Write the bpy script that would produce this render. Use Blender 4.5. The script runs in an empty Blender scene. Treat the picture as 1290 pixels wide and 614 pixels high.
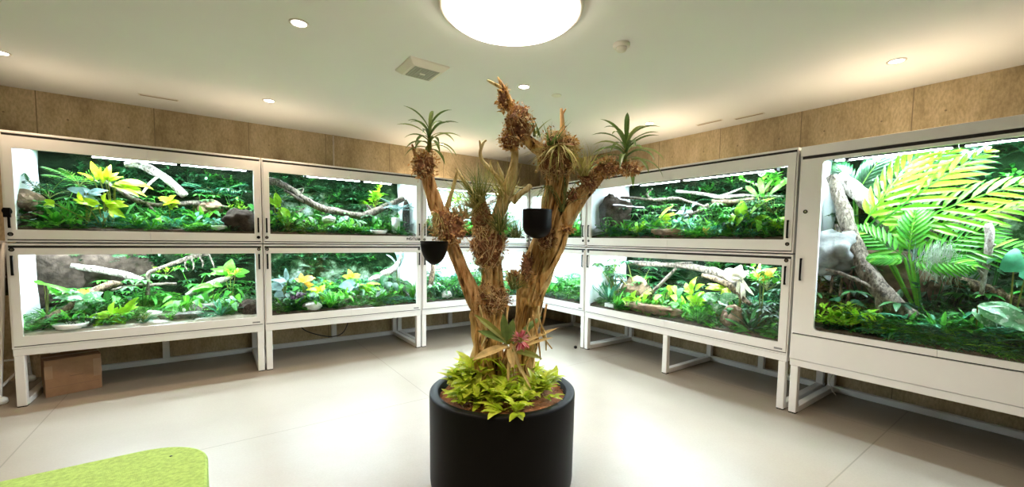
import bpy, bmesh, math, random
from mathutils import Vector, Matrix, noise
PI = math.pi
scene = bpy.context.scene
C = scene.collection
R = random.Random(7)

# ------------------------------------------------------------------ camera (fitted to the room)
W, H = 1290, 614
FPX = 523.0185; YAW = 0.9316; PIT = -0.064; ROL = 0.0153
CAM = Vector((-4.1398, -5.4367, 1.53)); PX = W/2 + 14.96; PY = H/2 + 28.43
fwd = Vector((math.cos(PIT)*math.cos(YAW), math.cos(PIT)*math.sin(YAW), math.sin(PIT)))
_r = fwd.cross(Vector((0, 0, 1))).normalized(); _u = _r.cross(fwd)
rgt = _r*math.cos(ROL) + _u*math.sin(ROL); up = -_r*math.sin(ROL) + _u*math.cos(ROL)
cd = bpy.data.cameras.new('camera'); co = bpy.data.objects.new('camera', cd); C.objects.link(co)
cd.sensor_width = 36; cd.lens = FPX/W*36; cd.shift_x = -14.96/W; cd.shift_y = 28.43/W
cd.clip_start = .05; cd.clip_end = 60
co.matrix_world = Matrix(((rgt.x, up.x, -fwd.x, CAM.x), (rgt.y, up.y, -fwd.y, CAM.y), (rgt.z, up.z, -fwd.z, CAM.z), (0, 0, 0, 1)))
scene.camera = co

def ray(x, y): return fwd + rgt*((x-PX)/FPX) - up*((y-PY)/FPX)
def on_plane(ax, v, x, y):
    d = ray(x, y); return CAM + d*((v-CAM[ax])/d[ax])
def at_depth(x, y, h):
    d = ray(x, y); fh = Vector((fwd.x, fwd.y, 0)).normalized(); return CAM + d*(h/d.dot(fh))

# ------------------------------------------------------------------ materials
MATS = {}
def N(nt, t, **kw):
    n = nt.nodes.new(t)
    for k, v in kw.items():
        if k in n.inputs: n.inputs[k].default_value = v
        else: setattr(n, k, v)
    return n
def newmat(name):
    m = bpy.data.materials.new(name); m.use_nodes = True
    nt = m.node_tree; nt.nodes.clear(); MATS[name] = m
    return m, nt, nt.nodes.new('ShaderNodeOutputMaterial')
def rgba(c): return (c[0], c[1], c[2], 1)
def noise_node(nt, scale, detail=4, vec=None, rough=.55):
    n = N(nt, 'ShaderNodeTexNoise'); n.inputs['Scale'].default_value = scale; n.inputs['Detail'].default_value = detail
    n.inputs['Roughness'].default_value = rough
    if vec is not None: nt.links.new(vec, n.inputs['Vector'])
    return n
def ramp(nt, fac, stops):
    r = nt.nodes.new('ShaderNodeValToRGB'); e = r.color_ramp.elements
    while len(e) < len(stops): e.new(.5)
    for i, (p, c) in enumerate(stops): e[i].position = p; e[i].color = rgba(c)
    nt.links.new(fac, r.inputs['Fac']); return r
def simple(name, c, rough=.5, var=.08, scale=8, metal=0, bump=0, bscale=60, spec=.5, coat=0):
    m, nt, out = newmat(name)
    tc = nt.nodes.new('ShaderNodeTexCoord')
    n = noise_node(nt, scale, 5, tc.outputs['Object'])
    k0 = tuple(max(0, x*(1-var)) for x in c); k1 = tuple(min(1, x*(1+var)) for x in c)
    r = ramp(nt, n.outputs['Fac'], [(.3, k0), (.7, k1)])
    p = N(nt, 'ShaderNodeBsdfPrincipled'); p.inputs['Roughness'].default_value = rough; p.inputs['Metallic'].default_value = metal
    p.inputs['Specular IOR Level'].default_value = spec; p.inputs['Coat Weight'].default_value = coat
    nt.links.new(r.outputs['Color'], p.inputs['Base Color'])
    if bump:
        b = N(nt, 'ShaderNodeBump'); b.inputs['Strength'].default_value = bump; b.inputs['Distance'].default_value = .01
        n2 = noise_node(nt, bscale, 6, tc.outputs['Object']); nt.links.new(n2.outputs['Fac'], b.inputs['Height'])
        nt.links.new(b.outputs['Normal'], p.inputs['Normal'])
    nt.links.new(p.outputs[0], out.inputs[0]); return m
def emis(name, c, s):
    m, nt, out = newmat(name)
    e = N(nt, 'ShaderNodeEmission'); e.inputs[0].default_value = rgba(c); e.inputs[1].default_value = s
    nt.links.new(e.outputs[0], out.inputs[0]); return m
def leafmat(name, c0, c1, c2=None, rough=.38, trans=.35, tip=None, spot=None):
    """c0..c1 vary leaf by leaf; fine noise; optional spot colour for variegation"""
    m, nt, out = newmat(name); tc = nt.nodes.new('ShaderNodeTexCoord')
    g = nt.nodes.new('ShaderNodeNewGeometry')
    st = [(0, c0), (1, c1)] if c2 is None else [(0, c0), (.6, c1), (1, c2)]
    r = ramp(nt, g.outputs['Random Per Island'], st)
    col = r.outputs['Color']
    n = noise_node(nt, 22, 3, tc.outputs['Object'])
    mx = N(nt, 'ShaderNodeMix', data_type='RGBA', blend_type='MULTIPLY'); mx.inputs[0].default_value = .55
    r2 = ramp(nt, n.outputs['Fac'], [(.3, (.45, .45, .45)), (.7, (1.25, 1.25, 1.25))])
    nt.links.new(col, mx.inputs[6]); nt.links.new(r2.outputs['Color'], mx.inputs[7]); col = mx.outputs[2]
    if spot:
        n3 = noise_node(nt, 40, 2, tc.outputs['Object'])
        r3 = ramp(nt, n3.outputs['Fac'], [(.52, (0, 0, 0)), (.6, (1, 1, 1))])
        m3 = N(nt, 'ShaderNodeMix', data_type='RGBA'); nt.links.new(r3.outputs['Color'], m3.inputs[0])
        nt.links.new(col, m3.inputs[6]); m3.inputs[7].default_value = rgba(spot); col = m3.outputs[2]
    p = N(nt, 'ShaderNodeBsdfPrincipled'); p.inputs['Roughness'].default_value = rough
    p.inputs['Specular IOR Level'].default_value = .4
    nt.links.new(col, p.inputs['Base Color'])
    t = N(nt, 'ShaderNodeBsdfTranslucent'); nt.links.new(col, t.inputs[0])
    ms = N(nt, 'ShaderNodeMixShader'); ms.inputs[0].default_value = trans
    nt.links.new(p.outputs[0], ms.inputs[1]); nt.links.new(t.outputs[0], ms.inputs[2])
    nt.links.new(ms.outputs[0], out.inputs[0]); return m

simple('white_powder_coat', (.86, .845, .81), .38, .02, 3)
simple('interior_white', (.82, .87, .86), .45, .03, 3)
simple('black_plastic', (.004, .004, .0042), .45, .1, spec=.14)
simple('dark_gap', (.02, .018, .017), .6, .1)
simple('planter_black', (.004, .0042, .0042), .5, .15, 3, bump=.03, bscale=200, spec=.12)
simple('chrome', (.55, .55, .53), .2, .03, metal=1)
simple('grey_label', (.25, .25, .25), .4, .2, 60)
simple('white_ceramic', (.9, .92, .9), .25, .02)
simple('cardboard', (.27, .145, .07), .75, .12, 9, bump=.1, bscale=90)
simple('brown_tape', (.32, .19, .10), .3, .08, 14)
simple('box_print', (.17, .09, .05), .7, .1)
simple('lime_felt', (.31, .46, .105), .95, .22, 55, bump=.35, bscale=260)
simple('tan_mat', (.62, .52, .33), .85, .12, 26, bump=.2)
simple('ceiling_fixture', (.82, .78, .68), .5, .02)
simple('grille_grey', (.40, .40, .33), .6, .04)
simple('slot_dark', (.36, .30, .22), .7, .04)
simple('galvanised', (.62, .56, .45), .35, .08, 30, metal=.6)
simple('soil_bark', (.16, .065, .03), .9, .6, 55, bump=.9, bscale=70)
simple('substrate', (.07, .05, .03), .9, .55, 26, bump=.8, bscale=60)
simple('white_sand', (.62, .58, .50), .9, .2, 20, bump=.6, bscale=60)
simple('slate', (.17, .15, .13), .7, .45, 14, bump=.7, bscale=24)
simple('brown_rock', (.24, .15, .09), .8, .5, 12, bump=.9, bscale=20)
simple('grey_boulder', (.18, .185, .175), .8, .45, 9, bump=.8, bscale=16)
simple('cork_bark', (.045, .033, .024), .95, .6, 18, bump=1, bscale=22, spec=.1)
simple('pale_rock', (.58, .57, .52), .8, .2, 12, bump=.5)
simple('root_fibre', (.30, .16, .075), .85, .55, 40)
simple('pale_root', (.72, .54, .28), .8, .35, 40)
simple('dark_root', (.26, .12, .06), .9, .6, 60, bump=.8, bscale=90)
simple('spanish_moss', (.42, .52, .40), .9, .3, 20)
simple('black_cable', (.02, .02, .02), .5, .1)
simple('clear_tube', (.6, .58, .5), .3, .1)
simple('lid_mesh', (.05, .06, .055), .6, .2)
simple('rubber_grey', (.5, .48, .44), .6, .05)

def bark(name, dark, mid, light, scale=1, stretch=.12):
    m, nt, out = newmat(name); tc = nt.nodes.new('ShaderNodeTexCoord')
    mp = N(nt, 'ShaderNodeMapping'); mp.inputs['Scale'].default_value = (scale, scale, scale*stretch)
    nt.links.new(tc.outputs['Object'], mp.inputs['Vector'])
    n = noise_node(nt, 42, 8, mp.outputs['Vector'], .62)
    r = ramp(nt, n.outputs['Fac'], [(.36, dark), (.46, mid), (.62, light)])
    n2 = noise_node(nt, 9, 4, tc.outputs['Object'])
    mx = N(nt, 'ShaderNodeMix', data_type='RGBA', blend_type='MULTIPLY'); mx.inputs[0].default_value = .5
    r2 = ramp(nt, n2.outputs['Fac'], [(.3, (.5, .45, .4)), (.7, (1.2, 1.2, 1.2))])
    nt.links.new(r.outputs['Color'], mx.inputs[6]); nt.links.new(r2.outputs['Color'], mx.inputs[7])
    p = N(nt, 'ShaderNodeBsdfPrincipled'); p.inputs['Roughness'].default_value = .75
    p.inputs['Specular IOR Level'].default_value = .25
    nt.links.new(mx.outputs[2], p.inputs['Base Color'])
    b = N(nt, 'ShaderNodeBump'); b.inputs['Strength'].default_value = 1; b.inputs['Distance'].default_value = .02
    nt.links.new(n.outputs['Fac'], b.inputs['Height']); nt.links.new(b.outputs['Normal'], p.inputs['Normal'])
    nt.links.new(p.outputs[0], out.inputs[0])
bark('driftwood_gold', (.07, .028, .008), (.62, .36, .115), (.95, .72, .34), .8, .10)
bark('driftwood_red', (.15, .06, .02), (.64, .34, .13), (.92, .64, .33))
bark('driftwood_pale', (.42, .30, .10), (.78, .62, .27), (.95, .85, .5))
bark('branch_grey', (.02, .016, .011), (.11, .088, .064), (.26, .215, .165), 1, .5)
bark('branch_brown', (.02, .012, .007), (.11, .07, .04), (.30, .21, .13), 1, .5)
bark('branch_pale', (.10, .08, .06), (.36, .32, .27), (.62, .57, .51), 1, .5)

G = {}
leafmat('leaf_lime', (.14, .48, .015), (.36, .70, .03), (.58, .82, .07), trans=.4)
leafmat('planter_lime', (.44, .60, .03), (.66, .78, .07), (.82, .86, .16), trans=.4)
leafmat('leaf_green', (.012, .13, .015), (.05, .30, .03), (.16, .50, .06))
leafmat('leaf_bright', (.04, .30, .02), (.13, .52, .04), (.32, .74, .08), trans=.4)
leafmat('leaf_dark', (.004, .035, .010), (.014, .09, .025), (.05, .20, .05))
leafmat('leaf_teal', (.016, .15, .07), (.06, .31, .16), (.18, .52, .31))
leafmat('leaf_silver', (.16, .32, .27), (.30, .46, .44), (.48, .60, .62), trans=.3)
leafmat('leaf_yellow', (.36, .62, .015), (.56, .78, .025), (.76, .76, .05), trans=.4)
leafmat('leaf_orange', (.90, .35, .03), (.95, .55, .08), (.98, .75, .25), trans=.4)
leafmat('leaf_cream', (.95, .80, .55), (.98, .90, .70), (.98, .75, .40), trans=.3)
leafmat('leaf_purple', (.03, .015, .025), (.09, .04, .07), (.25, .16, .20))
leafmat('leaf_variegated', (.10, .34, .14), (.22, .48, .24), (.40, .64, .36), spot=(.55, .70, .52))
leafmat('leaf_olive', (.14, .17, .03), (.30, .32, .07), (.50, .45, .14))
leafmat('tillandsia', (.42, .42, .10), (.62, .56, .20), (.80, .72, .36), trans=.25)
leafmat('tillandsia_green', (.10, .17, .05), (.22, .28, .08), (.45, .44, .16), trans=.25)
leafmat('bromeliad_green', (.07, .14, .035), (.17, .26, .07), (.34, .42, .15), trans=.2)
leafmat('dry_leaf', (.50, .33, .12), (.72, .54, .24), (.82, .70, .40), trans=.2)
leafmat('pink_flower', (.45, .04, .08), (.75, .25, .28), (.90, .75, .72), trans=.2)
leafmat('mulch_chip', (.14, .05, .02), (.38, .16, .06), (.62, .32, .14), rough=.85, trans=0)
leafmat('bark_chip', (.40, .17, .06), (.84, .50, .20), (.98, .82, .52), rough=.8, trans=0)
leafmat('bark_chip_dark', (.22, .09, .035), (.58, .32, .13), (.92, .68, .36), rough=.85, trans=0)
leafmat('palm_lime', (.09, .40, .01), (.22, .58, .02), (.42, .72, .045), trans=.4)
leafmat('golden_chip', (.55, .30, .08), (.78, .50, .18), (.92, .72, .38), rough=.8, trans=0)

def glassmat():
    m, nt, out = newmat('glass')
    t = N(nt, 'ShaderNodeBsdfTransparent'); t.inputs[0].default_value = (.955, .985, .975, 1)
    gl = N(nt, 'ShaderNodeBsdfGlossy'); gl.inputs['Roughness'].default_value = .02
    lw = N(nt, 'ShaderNodeLayerWeight'); lw.inputs[0].default_value = .5
    pw = N(nt, 'ShaderNodeMath', operation='POWER'); nt.links.new(lw.outputs['Facing'], pw.inputs[0]); pw.inputs[1].default_value = 5
    ma = N(nt, 'ShaderNodeMath', operation='MULTIPLY_ADD'); nt.links.new(pw.outputs[0], ma.inputs[0]); ma.inputs[1].default_value = .7; ma.inputs[2].default_value = .025
    ms = N(nt, 'ShaderNodeMixShader'); nt.links.new(ma.outputs[0], ms.inputs[0])
    nt.links.new(t.outputs[0], ms.inputs[1]); nt.links.new(gl.outputs[0], ms.inputs[2])
    nt.links.new(ms.outputs[0], out.inputs[0])
glassmat()
LED = emis('led_strip', (.82, .955, 1.10), 108)
LEDT = emis('led_strip_tall', (.82, .955, 1.10), 195)
LED_FILL_T = emis('added_rear_fill_tall', (.82, .955, 1.10), 85)
LED2 = emis('added_rear_fill', (.82, .955, 1.10), 44)  # fill emission for the added rear lamp row
DISC = emis('ceiling_panel_light', (1, .87, .74), 5.5)
DLM = emis('downlight_lens', (1, .92, .8), 14)

def concrete():
    m, nt, out = newmat('concrete_wall'); tc = nt.nodes.new('ShaderNodeTexCoord')
    mp = N(nt, 'ShaderNodeMapping'); mp.inputs['Scale'].default_value = (1, 1, .4)
    nt.links.new(tc.outputs['Object'], mp.inputs['Vector'])
    n = noise_node(nt, 4.5, 10, mp.outputs['Vector'], .65)
    r = ramp(nt, n.outputs['Fac'], [(.3, (.34, .26, .15)), (.5, (.52, .415, .25)), (.7, (.66, .54, .35))])
    n2 = noise_node(nt, 60, 4, mp.outputs['Vector'])
    mx = N(nt, 'ShaderNodeMix', data_type='RGBA', blend_type='MULTIPLY'); mx.inputs[0].default_value = .35
    r2 = ramp(nt, n2.outputs['Fac'], [(.35, (.5, .48, .45)), (.62, (1.2, 1.2, 1.2))])
    nt.links.new(r.outputs['Color'], mx.inputs[6]); nt.links.new(r2.outputs['Color'], mx.inputs[7])
    p = N(nt, 'ShaderNodeBsdfPrincipled'); p.inputs['Roughness'].default_value = .85; p.inputs['Specular IOR Level'].default_value = .2
    nt.links.new(mx.outputs[2], p.inputs['Base Color'])
    b = N(nt, 'ShaderNodeBump'); b.inputs['Strength'].default_value = .25; b.inputs['Distance'].default_value = .01
    nt.links.new(n2.outputs['Fac'], b.inputs['Height']); nt.links.new(b.outputs['Normal'], p.inputs['Normal'])
    nt.links.new(p.outputs[0], out.inputs[0])
concrete()
simple('seam_line', (.27, .21, .13), .9, .15)
simple('far_wall_paint', (.34, .29, .23), .8, .02)

def ceilmat():
    m, nt, out = newmat('ceiling_paint'); tc = nt.nodes.new('ShaderNodeTexCoord')
    n = noise_node(nt, 1.2, 3, tc.outputs['Object'])
    r = ramp(nt, n.outputs['Fac'], [(.3, (.86, .865, .84)), (.7, (.88, .885, .86))])
    p = N(nt, 'ShaderNodeBsdfPrincipled'); p.inputs['Roughness'].default_value = .9; p.inputs['Specular IOR Level'].default_value = .1
    nt.links.new(r.outputs['Color'], p.inputs['Base Color']); nt.links.new(p.outputs[0], out.inputs[0])
ceilmat()

def floormat():
    m, nt, out = newmat('polished_concrete'); tc = nt.nodes.new('ShaderNodeTexCoord')
    n = noise_node(nt, 1.3, 9, tc.outputs['Object'], .6)
    r = ramp(nt, n.outputs['Fac'], [(0, (.23, .192, .145)), (.5, (.295, .255, .20)), (1, (.35, .31, .255))])
    n2 = noise_node(nt, 70, 3, tc.outputs['Object'])
    mx = N(nt, 'ShaderNodeMix', data_type='RGBA', blend_type='MULTIPLY'); mx.inputs[0].default_value = .25
    r2 = ramp(nt, n2.outputs['Fac'], [(.3, (.75, .75, .75)), (.7, (1.1, 1.1, 1.1))])
    nt.links.new(r.outputs['Color'], mx.inputs[6]); nt.links.new(r2.outputs['Color'], mx.inputs[7])
    # saw-cut joints, a 2.78 m grid
    sp = N(nt, 'ShaderNodeSeparateXYZ'); nt.links.new(tc.outputs['Object'], sp.inputs[0])
    last = None
    for ax, off in ((0, 5.3), (1, 4.56)):
        a = N(nt, 'ShaderNodeMath', operation='ADD'); nt.links.new(sp.outputs[ax], a.inputs[0]); a.inputs[1].default_value = off + 2.78*4 + .0045
        w = N(nt, 'ShaderNodeMath', operation='MODULO'); nt.links.new(a.outputs[0], w.inputs[0]); w.inputs[1].default_value = 2.78
        l = N(nt, 'ShaderNodeMath', operation='LESS_THAN'); nt.links.new(w.outputs[0], l.inputs[0]); l.inputs[1].default_value = .009
        if last is None: last = l
        else:
            mm = N(nt, 'ShaderNodeMath', operation='MAXIMUM'); nt.links.new(last.outputs[0], mm.inputs[0]); nt.links.new(l.outputs[0], mm.inputs[1]); last = mm
    m2 = N(nt, 'ShaderNodeMix', data_type='RGBA'); nt.links.new(last.outputs[0], m2.inputs[0])
    nt.links.new(mx.outputs[2], m2.inputs[6]); m2.inputs[7].default_value = (.2, .17, .13, 1)
    p = N(nt, 'ShaderNodeBsdfPrincipled'); p.inputs['Specular IOR Level'].default_value = .45
    nt.links.new(m2.outputs[2], p.inputs['Base Color'])
    rr = ramp(nt, n.outputs['Fac'], [(0, (.34, .34, .34)), (1, (.46, .46, .46))]); nt.links.new(rr.outputs['Color'], p.inputs['Roughness'])
    nt.links.new(p.outputs[0], out.inputs[0])
floormat()

def backmat(name, stops, scale=5, topdark=.45):
    m, nt, out = newmat(name); tc = nt.nodes.new('ShaderNodeTexCoord')
    n = noise_node(nt, scale, 10, tc.outputs['Object'], .68)
    sp = N(nt, 'ShaderNodeSeparateXYZ'); nt.links.new(tc.outputs['Generated'], sp.inputs[0])
    ma = N(nt, 'ShaderNodeMath', operation='MULTIPLY_ADD'); nt.links.new(sp.outputs[2], ma.inputs[0]); ma.inputs[1].default_value = -topdark; ma.inputs[2].default_value = topdark*.55  # wall colour gets darker towards the top
    ad = N(nt, 'ShaderNodeMath', operation='ADD'); nt.links.new(ma.outputs[0], ad.inputs[0]); nt.links.new(n.outputs['Fac'], ad.inputs[1])
    r = ramp(nt, ad.outputs[0], stops)
    p = N(nt, 'ShaderNodeBsdfPrincipled'); p.inputs['Roughness'].default_value = .95; p.inputs['Specular IOR Level'].default_value = .05
    nt.links.new(r.outputs['Color'], p.inputs['Base Color'])
    b = N(nt, 'ShaderNodeBump'); b.inputs['Strength'].default_value = .8; b.inputs['Distance'].default_value = .02
    n2 = noise_node(nt, scale*7, 6, tc.outputs['Object']); nt.links.new(n2.outputs['Fac'], b.inputs['Height']); nt.links.new(b.outputs['Normal'], p.inputs['Normal'])
    nt.links.new(p.outputs[0], out.inputs[0])
backmat('back_mossy', [(.42, (.003, .008, .003)), (.56, (.012, .026, .010)), (.67, (.05, .07, .035)), (.80, (.20, .22, .16))], topdark=.2)
backmat('back_painted_haze', [(.38, (.003, .012, .003)), (.48, (.02, .05, .015)), (.58, (.18, .26, .17)), (.68, (.44, .52, .46))], topdark=.55)  # pale lower band paints misty reflected light into the wall colour
backmat('back_white', [(.28, (.40, .50, .46)), (.45, (.58, .66, .63)), (.7, (.68, .74, .72))])
backmat('moss_carpet', [(.35, (.006, .03, .006)), (.5, (.025, .08, .015)), (.65, (.09, .18, .04))], 14, 0)

# ------------------------------------------------------------------ mesh building
class MB:
    def __init__(s): s.v = []; s.f = []
    def add(s, vs, fs):
        b = len(s.v); s.v += [tuple(x) for x in vs]; s.f += [tuple(b+i for i in f) for f in fs]
    def box(s, x0, x1, y0, y1, z0, z1):
        s.add([(x0,y0,z0),(x1,y0,z0),(x1,y1,z0),(x0,y1,z0),(x0,y0,z1),(x1,y0,z1),(x1,y1,z1),(x0,y1,z1)],
              [(0,3,2,1),(4,5,6,7),(0,1,5,4),(1,2,6,5),(2,3,7,6),(3,0,4,7)])
    def build(s, name, mat, parent=None, loc=None, smooth=False, bevel=0):
        me = bpy.data.meshes.new(name); me.from_pydata(s.v, [], s.f); me.update()
        if smooth:
            for p in me.polygons: p.use_smooth = True
        me.materials.append(MATS[mat] if isinstance(mat, str) else mat)
        o = bpy.data.objects.new(name, me); C.objects.link(o)
        if parent: o.parent = parent
        if loc is not None: o.location = loc
        if bevel:
            b = o.modifiers.new('bevel', 'BEVEL'); b.width = bevel; b.segments = 2; b.limit_method = 'ANGLE'
        return o
def tag(o, label=None, cat=None, group=None, kind=None):
    if label: o['label'] = label
    if cat: o['category'] = cat
    if group: o['group'] = group
    if kind: o['kind'] = kind
    return o
def empty(name, loc=(0,0,0), rz=0):
    o = bpy.data.objects.new(name, None); C.objects.link(o); o.location = loc; o.rotation_euler = (0,0,rz)
    o.empty_display_size = .05; return o
def copy_tree(o, parent=None):
    c = o.copy(); C.objects.link(c)
    if parent: c.parent = parent
    for ch in list(o.children): copy_tree(ch, c)
    return c

def lathe(mb, prof, n=32, cx=0, cy=0, sx=1, sy=1):
    b = []
    for r, z in prof:
        b.append([(cx+r*sx*math.cos(2*PI*i/n), cy+r*sy*math.sin(2*PI*i/n), z) for i in range(n)])
    vs = [p for ring in b for p in ring]; fs = []
    for k in range(len(prof)-1):
        for i in range(n):
            j = (i+1) % n; fs.append((k*n+i, k*n+j, (k+1)*n+j, (k+1)*n+i))
    if prof[0][0] > 1e-6: fs.append(tuple(range(n-1, -1, -1)))
    if prof[-1][0] > 1e-6: fs.append(tuple((len(prof)-1)*n+i for i in range(n)))
    mb.add(vs, fs)

def prof_w(kind, t):
    if kind == 'strap': return min(1, .55+t*1.2)*(1 if t < .6 else max(0, 1-((t-.6)/.4)**1.6))
    if kind == 'lance': return math.sin(PI*min(1, t**.75))**.9 if 0 < t < 1 else 0
    if kind == 'ovate': return math.sin(PI*t**.65)**.8 if 0 < t < 1 else 0
    if kind == 'heart': return (1-t)**.6*min(1, .55+t*4) if t < 1 else 0
    return 1-t
def leaf(mb, p, d, n, L, Wd, bend=.6, kind='lance', seg=5, fold=.25, wave=0):
    d = Vector(d).normalized(); n = Vector(n); n = (n - d*n.dot(d))
    n = n.normalized() if n.length > 1e-5 else Vector((0,0,1))
    s = d.cross(n).normalized(); p = Vector(p); vs = []
    for i in range(seg+1):
        t = i/seg; w = max(prof_w(kind, t)*Wd/2, .025*Wd)
        a = bend*t; dd = d*math.cos(a) - n*math.sin(a); nn = n*math.cos(a) + d*math.sin(a)
        k = wave*math.sin(t*9)*w
        vs += [p + s*w + nn*(w*fold+k), p, p - s*w + nn*(w*fold-k)]
        p = p + dd*(L/seg)
    fs = []
    for i in range(seg):
        a = i*3; fs += [(a, a+1, a+4, a+3), (a+1, a+2, a+5, a+4)]
    mb.add(vs, fs)
    return p
def catmull(pts, sub):
    out = []; P = [pts[0]] + list(pts) + [pts[-1]]
    for i in range(1, len(P)-2):
        p0, p1, p2, p3 = P[i-1], P[i], P[i+1], P[i+2]
        for k in range(sub):
            t = k/sub
            out.append(tuple(.5*((2*b)+(-a+c)*t+(2*a-5*b+4*c-d)*t*t+(-a+3*b-3*c+d)*t**3) for a, b, c, d in zip(p0, p1, p2, p3)))
    out.append(tuple(pts[-1])); return out
def tube(mb, pts, rad, sides=6, sub=3, groove=0, lump=0, seed=0, cap=True, gk=3.2):
    q = catmull([tuple(p)+(r,) for p, r in zip(pts, rad)], sub)
    P = [Vector(x[:3]) for x in q]; rr = [max(x[3], 1e-4) for x in q]
    ref = None; vs = []; s = 0
    for i, p in enumerate(P):
        tg = (P[min(i+1, len(P)-1)] - P[max(i-1, 0)])
        tg = tg.normalized() if tg.length > 1e-7 else Vector((0,0,1))
        if ref is None: ref = tg.orthogonal().normalized()
        ref = (ref - tg*ref.dot(tg)).normalized(); bi = tg.cross(ref)
        if i: s += (P[i]-P[i-1]).length
        for k in range(sides):
            a = 2*PI*k/sides; r = rr[i]
            if groove:
                g = noise.noise(Vector((math.cos(a)*gk, math.sin(a)*gk, s*1.6+seed*7.3)))
                r *= 1 + groove*(1-2.2*abs(g)) - groove*.4
            if lump: r *= 1 + lump*noise.noise(Vector((math.cos(a)*1.1+seed, math.sin(a)*1.1, s*9+seed*3)))
            vs.append(p + (ref*math.cos(a)+bi*math.sin(a))*r)
    fs = []
    for i in range(len(P)-1):
        for k in range(sides):
            j = (k+1) % sides; fs.append((i*sides+k, i*sides+j, (i+1)*sides+j, (i+1)*sides+k))
    if cap:
        fs.append(tuple(range(sides-1, -1, -1))); fs.append(tuple((len(P)-1)*sides+k for k in range(sides)))
    mb.add(vs, fs)
_ICO = {}
def ico(sub):
    if sub not in _ICO:
        bm = bmesh.new(); bmesh.ops.create_icosphere(bm, subdivisions=sub, radius=1)
        _ICO[sub] = ([v.co.copy() for v in bm.verts], [tuple(v.index for v in f.verts) for f in bm.faces]); bm.free()
    return _ICO[sub]
def lump_mesh(mb, c, sx, sy, sz, amp=.25, seed=0, sub=3, freq=1.6, flatz=None, rz=0):
    vs, fs = ico(sub); out = []
    for v in vs:
        k = 1 + amp*noise.noise(v*freq+Vector((seed*3.1, seed*1.7, 0))) + amp*.5*noise.noise(v*freq*2.7+Vector((0, seed, 5)))
        x, y, z = v.x*k*sx, v.y*k*sy, v.z*k*sz
        if flatz is not None: z = min(z, flatz*sz)
        out.append((c[0]+x*math.cos(rz)-y*math.sin(rz), c[1]+x*math.sin(rz)+y*math.cos(rz), c[2]+z))
    mb.add(out, fs)
def rdir(r, elev):  # random heading at an elevation
    a = r.uniform(0, 2*PI); return Vector((math.cos(a)*math.cos(elev), math.sin(a)*math.cos(elev), math.sin(elev)))
UPV = Vector((0, 0, 1))

# ------------------------------------------------------------------ plants (built at the origin, about 1 high when s = 1)
def g_fern(s, r, n=11, m=None, up_=.75, w=.3, seg=9):
    mb = MB()
    for i in range(n):
        a = 2*PI*i/n + r.uniform(-.3, .3); e = up_ + r.uniform(-.35, .35)
        d = Vector((math.cos(a)*math.cos(e), math.sin(a)*math.cos(e), math.sin(e)))
        L = s*r.uniform(.75, 1.15); nrm = (UPV - d*d.z).normalized() if abs(d.z) < .98 else Vector((1,0,0))
        sd = d.cross(nrm).normalized(); p = Vector((0,0,0)); bend = r.uniform(.8, 1.5); pts = []
        for k in range(seg+1):
            t = k/seg; an = bend*t; dd = d*math.cos(an)-nrm*math.sin(an); nn = nrm*math.cos(an)+d*math.sin(an)
            pts.append(p.copy())
            if k > 0:
                ll = L*w*math.sin(PI*(t*.86+.09))**.7
                for q in (1, -1):
                    leaf(mb, p, sd*q+dd*.55, nn, ll, ll*.3+.05*L/seg, .5, 'lance', 2, .1)
            p = p + dd*(L/seg)
        tube(mb, pts, [.008*s]*len(pts), 3, 1, cap=False)
    return [('foliage', mb)]
def g_rosette(s, r, n=16, m=None, wd=.09, el0=.35, el1=1.35, bend=.9, kind='strap', seg=6):
    mb = MB()
    for i in range(n):
        t = i/n; a = i*2.4+r.uniform(-.2, .2); e = el0+(el1-el0)*t+r.uniform(-.1, .1)
        d = Vector((math.cos(a)*math.cos(e), math.sin(a)*math.cos(e), math.sin(e)))
        leaf(mb, d*.02*s, d, UPV, s*r.uniform(.85, 1.1)*(1-.25*t), s*wd, bend*r.uniform(.7, 1.3)*(1-.4*t), kind, seg, .35)
    return [('foliage', mb)]
def g_grass(s, r, n=60, m=None, wd=.025, sp=.6):
    mb = MB()
    for i in range(n):
        d = (UPV + rdir(r, 0)*r.uniform(0, sp*1.4)).normalized()
        leaf(mb, rdir(r, 0)*.06*s*r.random(), d, UPV if abs(d.z) < .95 else Vector((1, 0, 0)), s*r.uniform(.6, 1.1), s*wd, r.uniform(.3, 1.3), 'tip', 4, .2)
    return [('foliage', mb)]
def g_broad(s, r, n=8, m=None, lf=.45, wd=.6, kind='heart', up_=1.0, split=True, face=-1):
    st = MB(); out = []; allm = MB()
    for i in range(n):
        a = 2*PI*i/n+r.uniform(-.4, .4); e = up_+r.uniform(-.35, .3)
        d = Vector((math.cos(a)*math.cos(e), math.sin(a)*math.cos(e), math.sin(e)))
        L = s*r.uniform(.45, .85); tip = d*L + Vector((0,0,.04*s))
        tube(st, [Vector((0,0,0)), d*L*.5+Vector((0,0,.05*s)), tip], [.014*s, .010*s, .007*s], 4, 2)
        h = Vector((d.x, d.y*1+face*.35, -.1-.3*r.random())).normalized()
        ll = s*lf*r.uniform(.75, 1.15); m2 = MB() if split else allm
        leaf(m2, tip, h, Vector((0, face*.4, 1)), ll, ll*wd, r.uniform(.3, .9), kind, 6, .18)
        if split: out.append(('leaf', m2))
    if not split: out.append(('foliage', allm))
    return [('stem', st)] + out
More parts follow.
